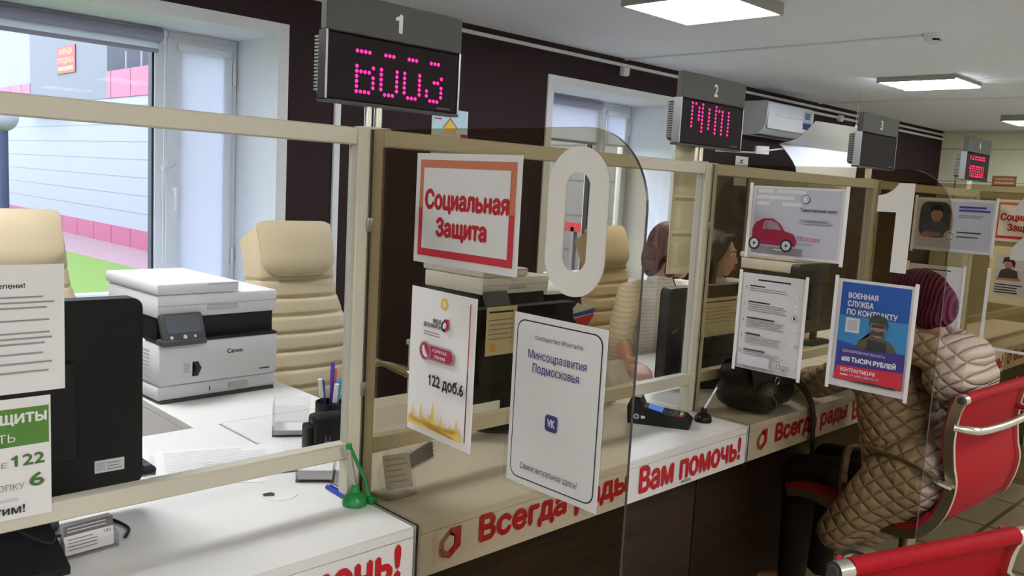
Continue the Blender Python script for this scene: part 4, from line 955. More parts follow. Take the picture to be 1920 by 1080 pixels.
def pen_stand(loc, label, m, lean, lean2=None):
    r = thing('pen_stand', label, 'pen holder', loc, 0, 'weighted pen stands'); p = V(loc)
    b = MB(); b.lathe([(.026, 0), (.027, .004), (.025, .014), (.019, .023), (.010, .028), (.0095, .036), (.008, .042), (.002, .042)], p, m, 32); b.build('base', r)
    b = MB(); b.tube([p+V((0, 0, .035)), p+V((0, 0, .035))+V(lean)*.9], [.0042, .0038], mat('silver_pen_barrel', (176, 174, 168), .25, .6), 12); b.build('pen_barrel', r)
    b = MB(); q = p+V((0, 0, .035))+V(lean); b.cyl(q-V(lean)*.1, q, .0065, .0065, m, 12)
    if lean2: b.tube([q, p+V((.02, -.008, .05)), p+V((.024, -.012, .02)), p+V((.03, -.02, .006))], .004, m, 8); b.box(p+V((.03, -.02, .009)), (.018, .012, .018), m, None, .003)
    b.build('pen_cap', r)
pen_stand((.998, 1.452, CT), 'green weighted pen stand with its pen upright at the first post', M_greenp, (-.02, .0, .1), True)
pen_stand((2.225, 1.395, CT), 'black weighted pen stand beside the card terminal', M_gloss, (.04, -.02, .078))
# organiser with pens behind the glass
r = thing('desk_organiser', 'black desk organiser block beside the clear note cube', 'organiser', (1.16, 1.83, CT)); a = -.25
Mx = T(1.16, 1.80, CT, a); b = MB(); b.box((-.02, -.03, .05), (.085, .07, .1), M_gloss, None, .012); b.box((-.066, -.02, .04), (.02, .05, .07), M_black, None, .006); b.bm.transform(Mx); b.build('block', r)
r = thing('pen_cup', 'black pen cup behind the desk organiser', 'pen cup', (1.2, 1.875, CT)); b = MB()
b.lathe([(.036, 0), (.037, .1), (.034, .1), (.033, .004), (.001, .004)], (1.2, 1.875, CT), M_black, 28); b.build('cup', r)
for i, (dx, dy, h, m, c, lab) in enumerate(((-.032, -.005, .165, M_txt, M_paper, 'black and white pen leaning left in the pen cup'), (-.015, .012, .155, M_bluep, M_bluep, 'plain blue pen in the pen cup'), (.012, .01, .2, M_purple, M_purple, 'tallest purple pen in the pen cup'), (.005, -.02, .15, M_txt, M_paper, 'short black and white pen at the front of the cup'), (.016, -.014, .16, M_teal, M_skyb, 'light blue pen in the pen cup'), (.03, .002, .15, M_teal, M_teal, 'pale green pen leaning right in the pen cup'), (.026, .02, .18, M_pinkp, M_pinkp, 'salmon pen at the right of the pen cup'))):
    pen((1.2+dx*.3, 1.875+dy*.3, CT+.006), (1.2+dx*1.1, 1.875+dy*1.1, CT+h), .0045, lab, m, c)
b = MB(); b.lathe([(.014, 0), (.015, .06), (.012, .066), (.006, .07), (.006, .085), (.001, .086)], (1.06, 1.66, CT), M_acr, 20); b.build('sanitiser_bottle', None, 'small clear bottle just behind the first post', 'bottle')
# papers and keyboard behind the near glass
for i, (x, y, w, d, a, lab) in enumerate(((.72, 1.90, .21, .297, -.35, 'form sheet with a photo at the left of the desk papers'), (.80, 1.86, .21, .297, -.3, 'topmost form sheet in a clear sleeve on the desk'), (.66, 1.93, .21, .297, -.55, 'lowest form sheet on the desk by the keyboard'))):
    fr = FT((x, y-.1, CT+.0022*(2-i)+.0004), a); b = MB(); b.prism([(0, 0), (d, 0), (d, w), (0, w)], fr, 0, .0008, M_paper); b.lay = .001; b.bars(fr, .02, d-.03, w-.02, .0018, 12, .014, M_gtxt, .3)
    b.build('form_sheet', None, lab, 'paper', 'forms on the nearest desk')
r = thing('keyboard', 'black keyboard end behind the nearest glass', 'keyboard', (.52, 1.90, CT)); b = MB(); b.span((.3, 1.86, CT+.004), (.745, 1.99, CT+.017), M_black, .005); b.build('case', r)
b = MB()
for i in range(22):
    for j in range(5): b.span((.31+i*.0195, 1.868+j*.0235, CT+.017), (.326+i*.0195, 1.887+j*.0235, CT+.022), M_dgrey)
k_ = b.build('keys', r); k_['kind'] = 'stuff'
# tilted clear stand and striped cards behind the zero panel
r = thing('leaflet_stand', 'tilted clear leaflet stand just behind the smoked zero divider', 'leaflet holder', (1.10, 1.46, CT))
fr = F((1.06, 1.44, CT+.005), (.85, -.35, .06), (.0, .28, 1)); b = MB(); b.prism([(0, 0), (.075, -.004), (.082, .09), (.035, .125), (-.005, .055)], fr, 0, .003, M_acr); b.build('front_plate', r)
b = MB(); b.span((1.06, 1.42, CT), (1.14, 1.49, CT+.003), M_acr); b.build('foot', r)
b = MB(); fr2 = F(fr.p(.012, .012, -.006), fr.u, fr.v); b.prism([(0, 0), (.06, 0), (.06, .075), (0, .075)], fr2, 0, .0008, M_paper); b.lay = .001; b.bars(fr2, .006, .054, .066, .003, 5, .012, M_gtxt, .3); b.build('leaflet', r)
for i in range(4):
    b = MB(); b.box((1.27+.02*i, 1.585+.022*i, CT+.0055), (.13, .012, .009), M_txt if i < 3 else M_dgrey, RZ(.35+.04*i), .003); b.build('marker_pen', None, 'dark marker lying in the row of four behind the hotline sheet', 'marker', 'markers in a row')
# card terminal
r = thing('card_terminal', 'black card terminal with a blue screen on the counter at desk one', 'card terminal', (2.09, 1.455, CT), -1.05); Mx = r.matrix_world
def bld(b, n, lab=None): b.bm.transform(Mx); return b.build(n, r, lab)
b = MB(); sd = F((0, 0, 0), (1, 0, 0), (0, 0, 1)); pf = [(-.095, 0), (.085, 0), (.092, .02), (.075, .034), (-.01, .042), (-.05, .05), (-.062, .075), (-.088, .08), (-.1, .05)]
b.prism(pf, F((0, 0, 0), (1, 0, 0), (0, 0, 1)), -.038, .038, M_black); bld(b, 'body')
top = F((-.045, 0, .0495), (0, 1, 0), (-1, 0, .1)); b = MB(); tp = F((-.03, 0, .0475), (0, 1, 0), (-.97, 0, .2)); b.lay = .0012; b.rect(tp, -.03, -.035, .03, .008, M_scr); bld(b, 'screen')
b = MB()
for i in range(4):
    for j in range(3): b.box((.012+i*.016, -.02+j*.02, .041-i*.0016), (.011, .014, .006), M_dgrey if i < 3 else (mat('red_key', (190, 40, 30), .4), mat('yellow_key', (220, 190, 40), .4), mat('green_key', (50, 160, 60), .4))[j], None, .002)
bld(b, 'keypad')
b = MB(); fr = F((-.07, -.0385, .018), (1, 0, 0), (0, 0, 1)); b.disc(fr, .0, .005, .008, M_pale); b.disc(fr, 0, .005, .005, M_dgrey); b.rect(fr, .014, .001, .026, .009, M_pale); bld(b, 'maker_mark')
b = MB(); b.span((-.098, -.032, .08), (-.06, .032, .083), M_paper); bld(b, 'receipt_roll')
# clutter behind the terminal
for i, (x, y, z, a, t, lab) in enumerate(((2.06, 1.66, CT+.05, .3, .9, 'crumpled white paper leaning behind the card terminal'), (2.2, 1.75, CT+.06, -.2, .7, 'white paper standing against the second post'))):
    fr = F((x, y, CT+.002), (math.cos(a), math.sin(a), 0), (0, .35, 1)); b = MB()
    b.slab(lambda u, v: fr.p(u*.1, v*.12, .01*math.sin(u*7+v*3)), 8, 8, .001, M_paper); b.build('loose_paper', None, lab, 'paper', 'loose papers at desk one')
r = thing('desk_phone', 'black desk phone behind the glass at desk one', 'telephone', (2.02, 1.84, CT)); b = MB(); b.box((2.02, 1.84, CT+.032), (.17, .17, .045), M_black, RX(.15), .012); b.build('base', r)
b = MB(); b.tube(spline([(1.95, 1.76, CT+.07), (1.955, 1.8, CT+.085), (1.955, 1.88, CT+.09), (1.95, 1.93, CT+.08)]), [.022]*25, M_gloss, 12); b.build('handset', r)
b = MB()
for i in range(4):
    for j in range(3): b.box((2.03+j*.022, 1.79+i*.024, CT+.054+i*.0036), (.015, .015, .006), M_dgrey, None, .002)
b.build('keypad', r)
# black handbag on counter two
r = thing('handbag', 'black leather handbag on the counter under the procedure sheet', 'bag', (2.52, 1.40, CT))
b = MB(); R = RZ(-.12)
b.box((2.545, 1.41, CT+.085), (.27, .13, .165), M_bag, R, .045, 4); b.box((2.545, 1.405, CT+.055), (.285, .15, .1), M_bag, R, .045, 4); b.ell((2.475, 1.335, CT+.055), (.07, .045, .055), M_bag, R, 3)
o = b.build('body', r); rm = o.modifiers.new('blend', 'REMESH'); rm.mode = 'VOXEL'; rm.voxel_size = .007; rm.use_smooth_shade = True; sm = o.modifiers.new('soft', 'SMOOTH'); sm.iterations = 5
b = MB(); b.slab(lambda u, v: V((2.545, 1.41, CT))+R.to_3x3() @ V(((u-.5)*.25, (.066, .0, -.068, -.08, -.083)[int(v*4)], (.155, .176, .162, .12, .085)[int(v*4)])), 8, 4, .006, M_bag); b.build('flap', r)
b = MB(); b.tube(spline([(2.42, 1.36, CT+.14), (2.43, 1.33, CT+.2), (2.52, 1.34, CT+.235), (2.61, 1.36, CT+.21), (2.655, 1.38, CT+.14)]), 0, M_bag, flat=(.02, .006, (0, 1, 0))); b.build('strap', r)
b = MB(); b.tube(spline([(2.66, 1.35, CT+.11), (2.68, 1.30, CT+.06), (2.69, 1.272, CT+.005), (2.70, 1.268, CT-.06), (2.71, 1.268, CT-.13), (2.715, 1.27, CT-.16)]), 0, M_bag, flat=(.035, .005, (1, 0, 0))); b.build('hanging_strap', r)
b = MB(); b.tube([(2.52+.013*math.cos(t/12*2*PI), 1.318, CT+.105+.013*math.sin(t/12*2*PI)) for t in range(12)], .0028, M_steel, 8, True); b.build('ring', r)
b = MB(); b.tube([(2.44, 1.292, CT+.075), (2.465, 1.286, CT+.055), (2.475, 1.287, CT+.035)], .002, M_steel, 6); b.build('zip', r)
# hanging quarterly calendar by the second post
r = thing('wall_planner', 'long cream hanging calendar strip in front of the red-haired woman', 'calendar', (2.335, 1.6, 1.2))
fr = F((2.262, 1.60, 1.19), (1, .02, 0), (0, 0, 1)); b = MB(); b.prism([(0, 0), (.135, 0), (.135, .42), (0, .42)], fr, 0, .002, M_cream_p); b.lay = .0023
for c, h in ((.02, .1), (.14, .1), (.255, .1)):
    b.rect(fr, .006, c, .129, c+h, mat('faded_cream_paper', (214, 202, 160), .8)); b.rect(fr, .03, c+.01, .055, c+h-.02, M_cream_p)
b.build('backing', r)
for c in (.128, .243, .36):
    b = MB()
    for i in range(18): b.tube([fr.p(.012+i*.0065, c+.004*math.cos(t/6*2*PI)-.002, .003+.004*math.sin(t/6*2*PI)) for t in range(6)], .0007, M_dgrey, 5, True)
    b.build('spiral_binding', r)
b = MB(); b.tube([fr.p(.0675, .42, 0), fr.p(.0675, .435, .0), (2.335, 1.575, 1.63)], .0015, M_dgrey, 6); b.build('cord', r)
# wall calendar 2023
fr = FW((3.42, YW-.004, 1.50)); b = sheet(fr, .30, .40, M_pale); b.rect(fr, .004, .25, .296, .396, mat('pale_cyan_ink', (190, 220, 232), .7, var=0)); b.poly(fr, [(.1, .25), (.1, .285), (.15, .335), (.205, .285), (.205, .25)], M_gold); b.poly(fr, [(.085, .28), (.15, .348), (.22, .28), (.21, .28), (.15, .336), (.097, .28)], M_brown)
b.text('2023', fr, .125, .355, .18, .378, M_txt, .01); b.bars(fr, .015, .09, .38, .008, 3, .02, M_redi, .4); b.rect(fr, .24, .1, .296, .25, M_crim); b.bars(fr, .02, .22, .22, .01, 7, .026, M_gtxt, .1)
b.build('wall_calendar', None, '2023 calendar with a little house on the dark wall under display one', 'calendar')
fr = FW((7.0, YW-.004, 1.55)); b = sheet(fr, .22, .27); b.bars(fr, .08, .13, .24, .012, 2, .02, M_txt, .2); b.bars(fr, .02, .2, .18, .006, 6, .02, M_gtxt); b.build('wall_leaflet', None, 'white leaflet on the dark wall under the air conditioner', 'notice')
fr = FP((XF-.004, 3.62, 1.76)); b = sheet(fr, .28, .13, M_brown); b.text('служебное', fr, .03, .075, .25, .105, M_cream_p, .01); b.text('помещение', fr, .03, .025, .25, .055, M_cream_p, .01); b.build('door_plaque', None, 'brown plaque on the pale end wall beside display four', 'sign')

# ------------------------------------------------------------------ air conditioner and its deflector
r = thing('air_conditioner', 'white split air conditioner on the dark wall beside display two', 'air conditioner', (7.52, 4.17, 2.02))
pf = [(-.02, .0), (.03, .0), (.13, .012), (.19, .05), (.215, .12), (.22, .29), (.19, .305), (-.02, .305)]
fr = F((7.08, YW-.021, 2.02), (0, -1, 0), (0, 0, 1)); b = MB(); b.prism(pf, fr, -.88, 0, M_pvc, None, True); b.build('case', r)
fr2 = F((6.68, YW-.021, 2.01), (0, -1, 0), (0, 0, 1)); b = MB(); b.span((7.095, YW-.244, 2.08), (7.945, YW-.24, 2.31), M_pvc, .001); b.build('front_cover', r)
b = MB(); b.span((7.12, YW-.16, 2.022), (7.92, YW-.10, 2.029), M_dgrey, .003); b.build('louvre', r)
b = MB(); fr = FW((7.75, YW-.2446, 2.12)); b.rect(fr, 0, 0, .16, .17, mat('pale_label', (170, 190, 205), .6)); b.rect(fr, 0, 0, .16, .06, M_navy); b.bars(fr, .03, .13, .15, .012, 3, .02, M_navy, .2); b.build('energy_label', r)
b = MB(); b.tube(spline([(7.22, YW-.246, 2.215), (7.45, YW-.247, 2.2), (7.7, YW-.247, 2.21), (7.93, YW-.246, 2.2)]), .004, M_paper, 6); b.build('chrome_trim', r)
r = thing('air_deflector', 'curved plastic air deflector hung on a rod below the air conditioner', 'air deflector', (7.4, 3.7, 1.7))
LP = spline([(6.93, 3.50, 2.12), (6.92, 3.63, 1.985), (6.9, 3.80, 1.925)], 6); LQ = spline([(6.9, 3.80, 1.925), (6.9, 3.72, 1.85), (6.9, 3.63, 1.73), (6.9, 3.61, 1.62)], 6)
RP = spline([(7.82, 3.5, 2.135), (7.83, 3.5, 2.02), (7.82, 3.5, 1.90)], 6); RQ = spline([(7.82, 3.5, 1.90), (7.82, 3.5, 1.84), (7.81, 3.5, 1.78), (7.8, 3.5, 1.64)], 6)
def ruled(A, B): return lambda u, v: A[int(round(v*(len(A)-1)))].lerp(B[int(round(v*(len(B)-1)))], u)
M_defl = mat('deflector_window_reflection', (206, 210, 216), .15); M_defg = mat('deflector_ceiling_reflection', (150, 147, 140), .3)  # one glossy sheet; ceiling and window reflections put into its two colours
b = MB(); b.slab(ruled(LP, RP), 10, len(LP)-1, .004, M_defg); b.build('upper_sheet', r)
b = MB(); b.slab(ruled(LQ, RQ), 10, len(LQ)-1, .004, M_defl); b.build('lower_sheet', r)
b = MB(); b.tube([(6.6, 4.24, 1.84), (6.7, 3.93, 1.835), (6.95, 3.75, 1.89)], .007, M_paper, 8); b.build('bracket', r)
b = MB(); b.box((6.78, 3.89, 1.86), (.12, .04, .07), M_paper, RZ(-.6), .004); b.build('clip', r)
b = MB(); b.cyl((7.76, 3.52, 2.13), (7.76, 3.52, CZ), .004, .004, M_steel, 8); b.build('hanging_rod', r)
b = MB(); b.lathe([(.03, 0), (.03, .012), (.012, .025), (.004, .045)], (7.76, 3.52, 2.115), M_paper, 20); b.build('rod_foot', r)

# tall cabinet against the back wall behind desk two / three
r = thing('tall_cabinet', 'tall olive-grey cabinet seen beside the car poster', 'cabinet', (7.6, 3.95, 0))
b = MB(); b.span((7.25, 3.7, .05), (8.1, YW-.005, 1.62), M_far, .003); b.span((7.27, 3.74, 0), (8.08, YW-.02, .05), M_black); b.build('carcass', r)
for i in range(2):
    b = MB(); b.span((7.26+i*.42, 3.682, .07), (7.665+i*.42, 3.699, 1.6), M_far, .002); d = b.build('door', r)
    b = MB(); b.box((7.62+i*.08, 3.675, .9), (.012, .014, .12), M_steel, None, .004); b.build('handle', d)

# ------------------------------------------------------------------ outside
b = MB(); b.span((-30, 4.98, -.9), (60, 60, -.62), M_pave); b.build('terrace', kind='structure')
b = MB(); b.mesh([(-30, 5.0, -.6), (5.2, 5.0, -.6), (6.45, 16, -.6), (6.2, 22, -.6), (5.7, 60, -.6), (-30, 60, -.6), (-30, 5, -.625), (5.2, 5, -.625), (6.45, 16, -.625), (6.2, 22, -.625), (5.7, 60, -.625), (-30, 60, -.625)], [(0, 1, 2, 3, 4, 5)]+[(6+i, 6+(i+1) % 6, (i+1) % 6, i) for i in range(6)], M_grass, False); b.build('lawn', None, 'green lawn outside the nearest window', 'lawn', kind='stuff')
r = thing('office_wing', 'white-sided building with raspberry bands outside the windows', 'building', (8.5, 25, -.62)); X0 = 8.0
b = MB(); b.span((X0, 5.2, -.62), (X0+8, 50, 3.05), M_siding); b.build('siding_wall', r)
b = MB()
for i in range(7): b.span((X0-.004, 5.2, .24+i*.43), (X0, 50, .255+i*.43), M_seamd)
b.build('siding_joint', r)
b = MB(); b.span((X0-.03, 5.2, -.62), (X0, 50, -.16), M_pinkband)
for i in range(34): b.span((X0-.033, 6+i*1.3, -.62), (X0-.03, 6.03+i*1.3, -.16), mat('dark_band_joint', (92, 26, 50), .6))
b.build('plinth_band', r)
b = MB(); b.span((X0-.03, 5.2, 3.05), (X0+.5, 23.2, 3.72), M_pinkband); b.span((X0-.03, 29.8, 3.05), (X0+.5, 50, 3.72), M_pinkband)
for i in range(34):
    if not 23.1 < 6+i*1.3 < 29.8: b.span((X0-.034, 6+i*1.3, 3.05), (X0-.03, 6.03+i*1.3, 3.72), MATS['dark_band_joint'])
b.build('parapet_band', r)
b = MB(); b.span((X0-.02, 23.2, 3.05), (X0+6, 29.8, 9), M_conc); b.build('grey_tower', r)
b = MB(); b.bm.transform(Matrix.Identity(4)); b.span((X0+.3, 29.8, 3.05), (X0+6, 50, 9), M_brick); b.build('brick_storey', r)
b = MB(); b.span((X0+2, 5.2, 3.05), (X0+6, 23.2, 8), M_conc); b.build('upper_storey', r)
b = MB()
for i in range(16): b.cyl((X0+.2, 7.5+i*1.0, 3.72), (X0+.2, 7.5+i*1.0, 4.2), .03, .03, M_siding, 8)
b.build('roof_railing', r)
b = MB(); b.span((X0-.4, 26.3, 2.86), (X0, 29.5, 2.93), M_conc); b.build('canopy', r)
fr = FP((X0-.03, 27.1, 3.84)); b = MB(); b.prism([(0, 0), (1.55, 0), (1.55, .74), (0, .74)], fr, 0, .02, mat('red_banner', (140, 32, 38), .6)); b.lay = .022; M_yel = mat('yellow_letters', (165, 145, 60), .6)
b.text('АРЕНДА', fr, .2, .49, 1.35, .67, M_yel, .02); b.text('ПРОДАЖА', fr, .1, .25, 1.45, .43, M_yel, .02); b.bars(fr, .15, 1.4, .18, .1, 1, .1, M_yel, 0)
b.build('rental_banner', None, 'red banner with yellow lettering on the grey building outside', 'sign')
# low entrance porch seen through the second window
r = thing('entrance_porch', 'dark red porch railing outside the second window', 'porch', (7.5, 6.6, -.62)); b = MB()
b.span((7.3, 5.9, .95), (7.36, 7.6, 1.05), M_redd); b.span((7.3, 5.9, .2), (7.36, 7.6, .28), M_redd); b.build('rail', r)
for i in range(7): b = MB(); b.span((7.3, 5.95+i*.26, -.62), (7.36, 6.0+i*.26, 1.0), M_redd if i % 2 else M_siding); b.build('baluster', r)
r = thing('garden_lamp', 'white globe lamp on a blue post at the left edge outside', 'lamp post', (2.17, 9, -.6)); b = MB(); b.cyl((2.17, 9, -.6), (2.17, 9, 1.68), .055, .05, mat('blue_grey_post', (44, 54, 76), .5), 16); b.lathe([(.1, -.6), (.1, -.5), (.06, -.45)], (2.17, 9, 0), MATS['blue_grey_post']); b.build('post', r)
b = MB(); b.ell((2.17, 9, 1.81), .14, mat('opal_globe', (145, 145, 152), .3), None, 4); b.build('globe', r)
#@@PEOPLE
# ------------------------------------------------------------------ people
def soft(o, vox, it=4):
    m = o.modifiers.new('blend', 'REMESH'); m.mode = 'VOXEL'; m.voxel_size = vox; m.use_smooth_shade = True
    s = o.modifiers.new('soft', 'SMOOTH'); s.iterations = it; s.factor = .5
def head(b, c, f, up, m):
    f = V(f).normalized(); up = (V(up)-f*V(up).dot(f)).normalized(); rg = f.cross(up); R = Matrix((rg, f, up)).transposed(); P = lambda x, y, z: V(c)+R@V((x, y, z))
    b.ell(P(0, -.012, .03), (.074, .094, .088), m, R, 4); b.ell(P(0, .03, -.035), (.058, .062, .07), m, R, 4); b.ell(P(0, .05, -.085), (.03, .03, .026), m, R, 3)
    b.cap(P(0, .088, .012), P(0, .101, -.028), .008, .012, m, 10); b.ell(P(0, .088, -.062), (.024, .014, .012), m, R, 3)
    for s in (-1, 1): b.ell(P(s*.076, -.01, -.01), (.012, .02, .03), m, R, 3); b.ell(P(s*.04, .06, -.025), (.022, .025, .022), m, R, 3); b.ell(P(s*.033, .078, .028), (.026, .014, .01), m, R, 3)
    return P, R
def face_parts(r, P, R, lips=(150, 70, 70)):
    for s in (-1, 1):
        b = MB(); b.ell(P(s*.031, .084, .008), (.0125, .009, .0075), mat('eye_white', (225, 220, 215), .3), R, 3); b.ell(P(s*.031, .0905, .008), (.0055, .004, .0055), mat('dark_iris', (40, 28, 24), .2), R, 2); b.build('eye', r)
        b = MB(); b.tube([P(s*.016, .093, .026), P(s*.032, .093, .031), P(s*.05, .081, .027)], .003, mat('dark_brow', (50, 36, 34), .8), 6); b.build('eyebrow', r)
    b = MB(); b.ell(P(0, .1, -.058), (.022, .006, .005), mat('lips_%d' % lips[0], lips, .5), R, 3); b.ell(P(0, .098, -.066), (.018, .007, .006), MATS['lips_%d' % lips[0]], R, 3); b.build('mouth', r)
def hand(b, w, d, n, m, side=1, curl=.5):       # wrist, direction, back-of-hand normal
    w = V(w); d = V(d).normalized(); n = (V(n)-d*V(n).dot(d)).normalized(); s = d.cross(n)*side
    b.cap(w, w+d*.03, .024, .026, m); 
    for i in range(4): b.cap(w+d*.02+s*(i-1.5)*.014, w+d*.085+s*(i-1.5)*.019, .014, .0115, m, 10)
    L = (.062, .074, .07, .054)
    for i in range(4):
        p = w+d*.088+s*(i-1.5)*.0195; q1 = (d-n*curl*.5+s*(i-1.5)*.06).normalized(); q2 = (d-n*curl*1.5).normalized(); q3 = (d*.6-n*curl*2.2).normalized()
        a = p+q1*L[i]*.46; c = a+q2*L[i]*.32; e = c+q3*L[i]*.26; b.cap(p, a, .0098, .009, m, 10); b.cap(a, c, .009, .0082, m, 10); b.cap(c, e, .0082, .007, m, 10)
    t0 = w+d*.028-s*.024; t1 = t0+(d*.6-s*.8-n*.2).normalized()*.036; t2 = t1+(d*.95-s*.2-n*.25).normalized()*.03; b.cap(t0, t1, .013, .011, m, 10); b.cap(t1, t2, .011, .0085, m, 10)
def person(label, J, skin, top, topname, hair, legs=M_trous, sleeve=.55, vox=.0075, neckopen=.0):
    r = thing('person', label, 'person', (J['pelvis'][0], J['pelvis'][1], 0)); g = {k: V(v) for k, v in J.items()}
    b = MB(); P, R = head(b, g['head'], g['face'], g.get('up', V((0, 0, 1))), skin); b.cap(P(0, -.03, -.06), g['neck'], .05, .056, skin); b.cap(g['neck'], g['pelvis'], .055, .07, skin); b.cap(g['sl'], g['sr'], .045, .045, skin)
    for s in 'lr':
        b.cap(g['s'+s], g['e'+s], .042, .036, skin); b.cap(g['e'+s], g['w'+s], .036, .026, skin); hand(b, g['w'+s], g['h'+s], g.get('n'+s, V((0, 0, 1))), skin, 1 if s == 'r' else -1)
        b.cap(g['pelvis']+(g['k'+s]-g['pelvis'])*.12, g['k'+s], .075, .05, skin); b.cap(g['k'+s], g['a'+s], .048, .034, skin); b.cap(g['a'+s], g['a'+s]+(g['k'+s]-g['pelvis']).normalized()*.14-V((0, 0, .03)), .034, .028, skin)
    o = b.build('body', r); soft(o, vox, 3); face_parts(r, P, R)
    b = MB(); ax = (g['sr']-g['sl']); ch = (g['sl']+g['sr'])/2
    for t in (-.28, 0, .28): b.cap(ch+ax*t-V((0, 0, .03)), g['pelvis']+ax*t*.9, .088, .115, top)
    b.cap(ch, g['neck']-V((0, 0, .015)), .085, .062, top)
    for s in 'lr':
        b.cap(ch+(g['s'+s]-ch)*.6, g['s'+s], .07, .06, top); b.cap(g['s'+s], g['e'+s], .06, .052, top); b.cap(g['e'+s], g['e'+s]+(g['w'+s]-g['e'+s])*sleeve, .05, .044, top)
    o = b.build(topname, r); soft(o, .012, 4)
    b = MB()
    for s in 'lr':
        b.cap(g['pelvis']-V((0, 0, .02))+(g['k'+s]-g['pelvis'])*.1, g['k'+s], .1, .065, legs); b.cap(g['k'+s], g['a'+s], .062, .048, legs)
    b.ell(g['pelvis'], (.16, .14, .1), legs); o = b.build('trousers', r); soft(o, .012, 3)
    return r, P, R
J1 = dict(pelvis=(3.18, 2.42, .52), neck=(3.17, 2.31, 1.065), head=(3.195, 2.265, 1.18), face=(.62, -.7, -.12), sl=(3.36, 2.28, .985), sr=(2.99, 2.34, .985), el=(3.36, 2.10, .82), er=(2.74, 2.14, .86), wl=(3.12, 2.0, .80), wr=(2.57, 1.96, .80),
          hl=(-.6, -.6, -.1), hr=(-.35, -.85, -.12), kl=(3.31, 2.27, .5), kr=(3.05, 2.27, .5), al=(3.31, 2.24, .09), ar=(3.05, 2.24, .09))
for q in ('pelvis', 'neck', 'head', 'sl', 'sr', 'el', 'wl', 'kl', 'kr', 'al', 'ar'): J1[q] = (J1[q][0]+.055, J1[q][1], J1[q][2])
r, P, R = person('red-haired woman in a cream ribbed top typing behind the glass at desk two', J1, M_skin, M_stripe, 'ribbed_top', M_redhair, sleeve=.35)
b = MB(); b.ell(P(0, -.03, .04), (.092, .098, .1), M_redhair, R, 4); b.ell(P(0, -.085, -.03), (.085, .055, .1), M_redhair, R, 4)
for s in (-1, 1): b.cap(P(s*.082, .0, .05), P(s*.088, -.01, -.085), .032, .026, M_redhair); b.cap(P(s*.05, .05, .095), P(s*.084, .035, .0), .026, .02, M_redhair)
b.cap(P(-.05, .06, .09), P(.05, .06, .09), .028, .028, M_redhair); o = b.build('hair', r, 'dyed red bob of hair'); soft(o, .008, 3)
b = MB(); b.tube(spline([P(-.075, -.02, -.05), P(-.06, .03, -.14), P(0, .06, -.18), P(.06, .03, -.14), P(.075, -.02, -.05)]), .003, M_txt, 6); b.build('lanyard', r)
b = MB(); b.ell(P(.084, .005, -.05), (.006, .006, .014), M_txt, R, 2); b.build('earring', r)
b = MB(); b.ell(P(-.084, .005, -.05), (.006, .006, .014), M_txt, R, 2); b.build('earring', r)
J2 = dict(pelvis=(4.02, 2.55, .5), neck=(3.90, 2.46, 1.02), head=(3.88, 2.43, 1.145), face=(.3, -.95, -.05), sl=(4.10, 2.42, .95), sr=(3.72, 2.48, .95), el=(4.12, 2.24, .80), er=(3.72, 2.3, .82), wl=(4.0, 2.04, .79), wr=(3.74, 2.04, .79),
          hl=(-.3, -.9, -.1), hr=(.2, -.9, -.1), kl=(4.2, 2.3, .5), kr=(3.97, 2.3, .5), al=(4.2, 2.27, .09), ar=(3.97, 2.27, .09))
r, P, R = person('dark-haired woman looking right behind the number-one divider', J2, M_skin, M_ptop, 'blouse', M_blkhair, sleeve=.9)
b = MB(); b.ell(P(0, -.03, .035), (.096, .1, .098), M_blkhair, R, 4)
for s in (-1, 1): b.cap(P(s*.08, -.005, .05), P(s*.09, -.01, -.2), .036, .045, M_blkhair); b.cap(P(s*.04, .055, .09), P(s*.082, .03, .0), .025, .022, M_blkhair)
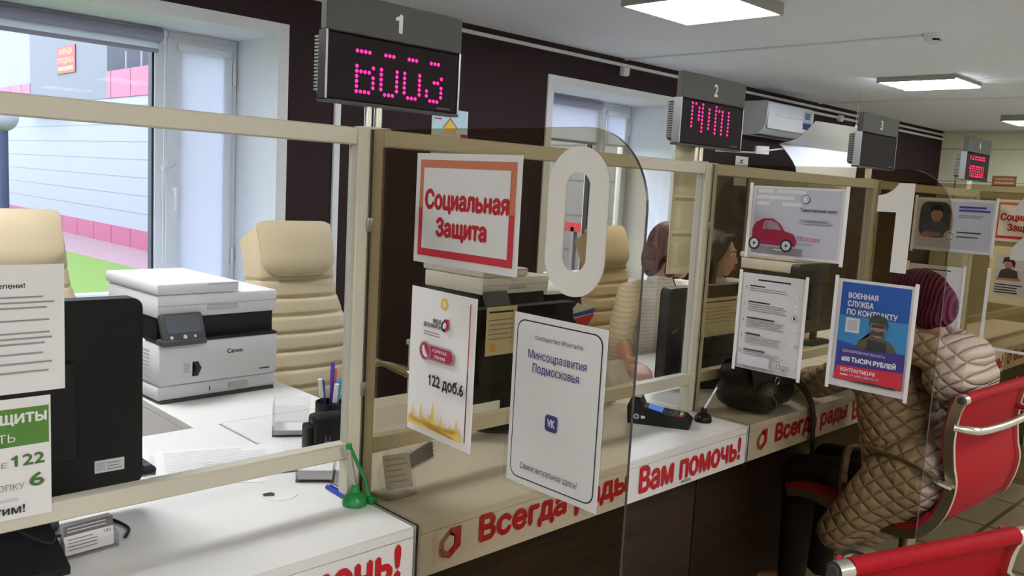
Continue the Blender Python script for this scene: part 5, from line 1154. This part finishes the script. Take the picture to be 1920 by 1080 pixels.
b.cap(P(0, -.08, 0), P(0, -.09, -.2), .085, .08, M_blkhair); o = b.build('hair', r, 'long straight black hair'); soft(o, .008, 3)
# woman in the quilted coat at the counter, seen from behind
J3 = dict(pelvis=(2.90, .98, .52), neck=(2.88, 1.06, 1.02), head=(2.90, 1.06, 1.115), face=(-.1, .9, -.35), up=(0, .3, 1), sl=(2.68, 1.10, .95), sr=(3.08, 1.05, .95), el=(2.77, 1.30, .83), er=(3.12, 1.28, .83), wl=(2.83, 1.44, .80), wr=(2.95, 1.43, .80),
          hl=(.4, .8, -.1), hr=(-.3, .8, -.1), kl=(2.80, 1.36, .5), kr=(3.02, 1.36, .5), al=(2.80, 1.38, .1), ar=(3.02, 1.38, .1))
for q in ('k', 'a'):
    for s in 'lr': v = J3[q+s]; J3[q+s] = (v[0], min(v[1], 1.34), v[2])
r, P, R = person('woman in a beige quilted coat and burgundy hat seated at the counter', J3, M_skin, M_quilt, 'quilted_coat', None, mat('dark_coat_skirt', (34, 30, 29), .8), sleeve=.95)
b = MB(); b.ell(P(0, -.015, .04), (.088, .108, .09), M_hat, R, 4); b.ell(P(0, -.07, .0), (.082, .065, .08), M_hat, R, 4); b.cap(P(-.06, -.05, -.035), P(.06, -.05, -.035), .042, .042, M_hat); o = b.build('knit_hat', r, 'burgundy knitted hat'); soft(o, .008, 3)
b = MB(); hc = g0 = V((2.87, .99, 1.0))
b.tube([hc+V((.125*math.cos(t), .085*math.sin(t)-.02, .012*math.sin(t)+.01)) for t in [2*PI*i/24 for i in range(24)]], .055, M_quilt, 14, True)
b.cap((2.80, .90, .99), (2.95, .89, .98), .075, .075, M_quilt); b.cap((2.79, .89, .93), (2.97, .88, .92), .08, .08, M_quilt); b.cap((2.83, .875, .87), (2.95, .87, .87), .05, .05, M_quilt)
o = b.build('hood', r); soft(o, .009, 3)
b = MB()
for x in (2.72, 2.86, 3.0, 3.1): b.cap((x, .95, .62), (x+.01, 1.08, .44), .12, .1, M_quilt)
b.cap((2.68, 1.0, .60), (2.62, 1.12, .40), .08, .06, M_quilt); o = b.build('coat_skirt', r); soft(o, .012, 4)
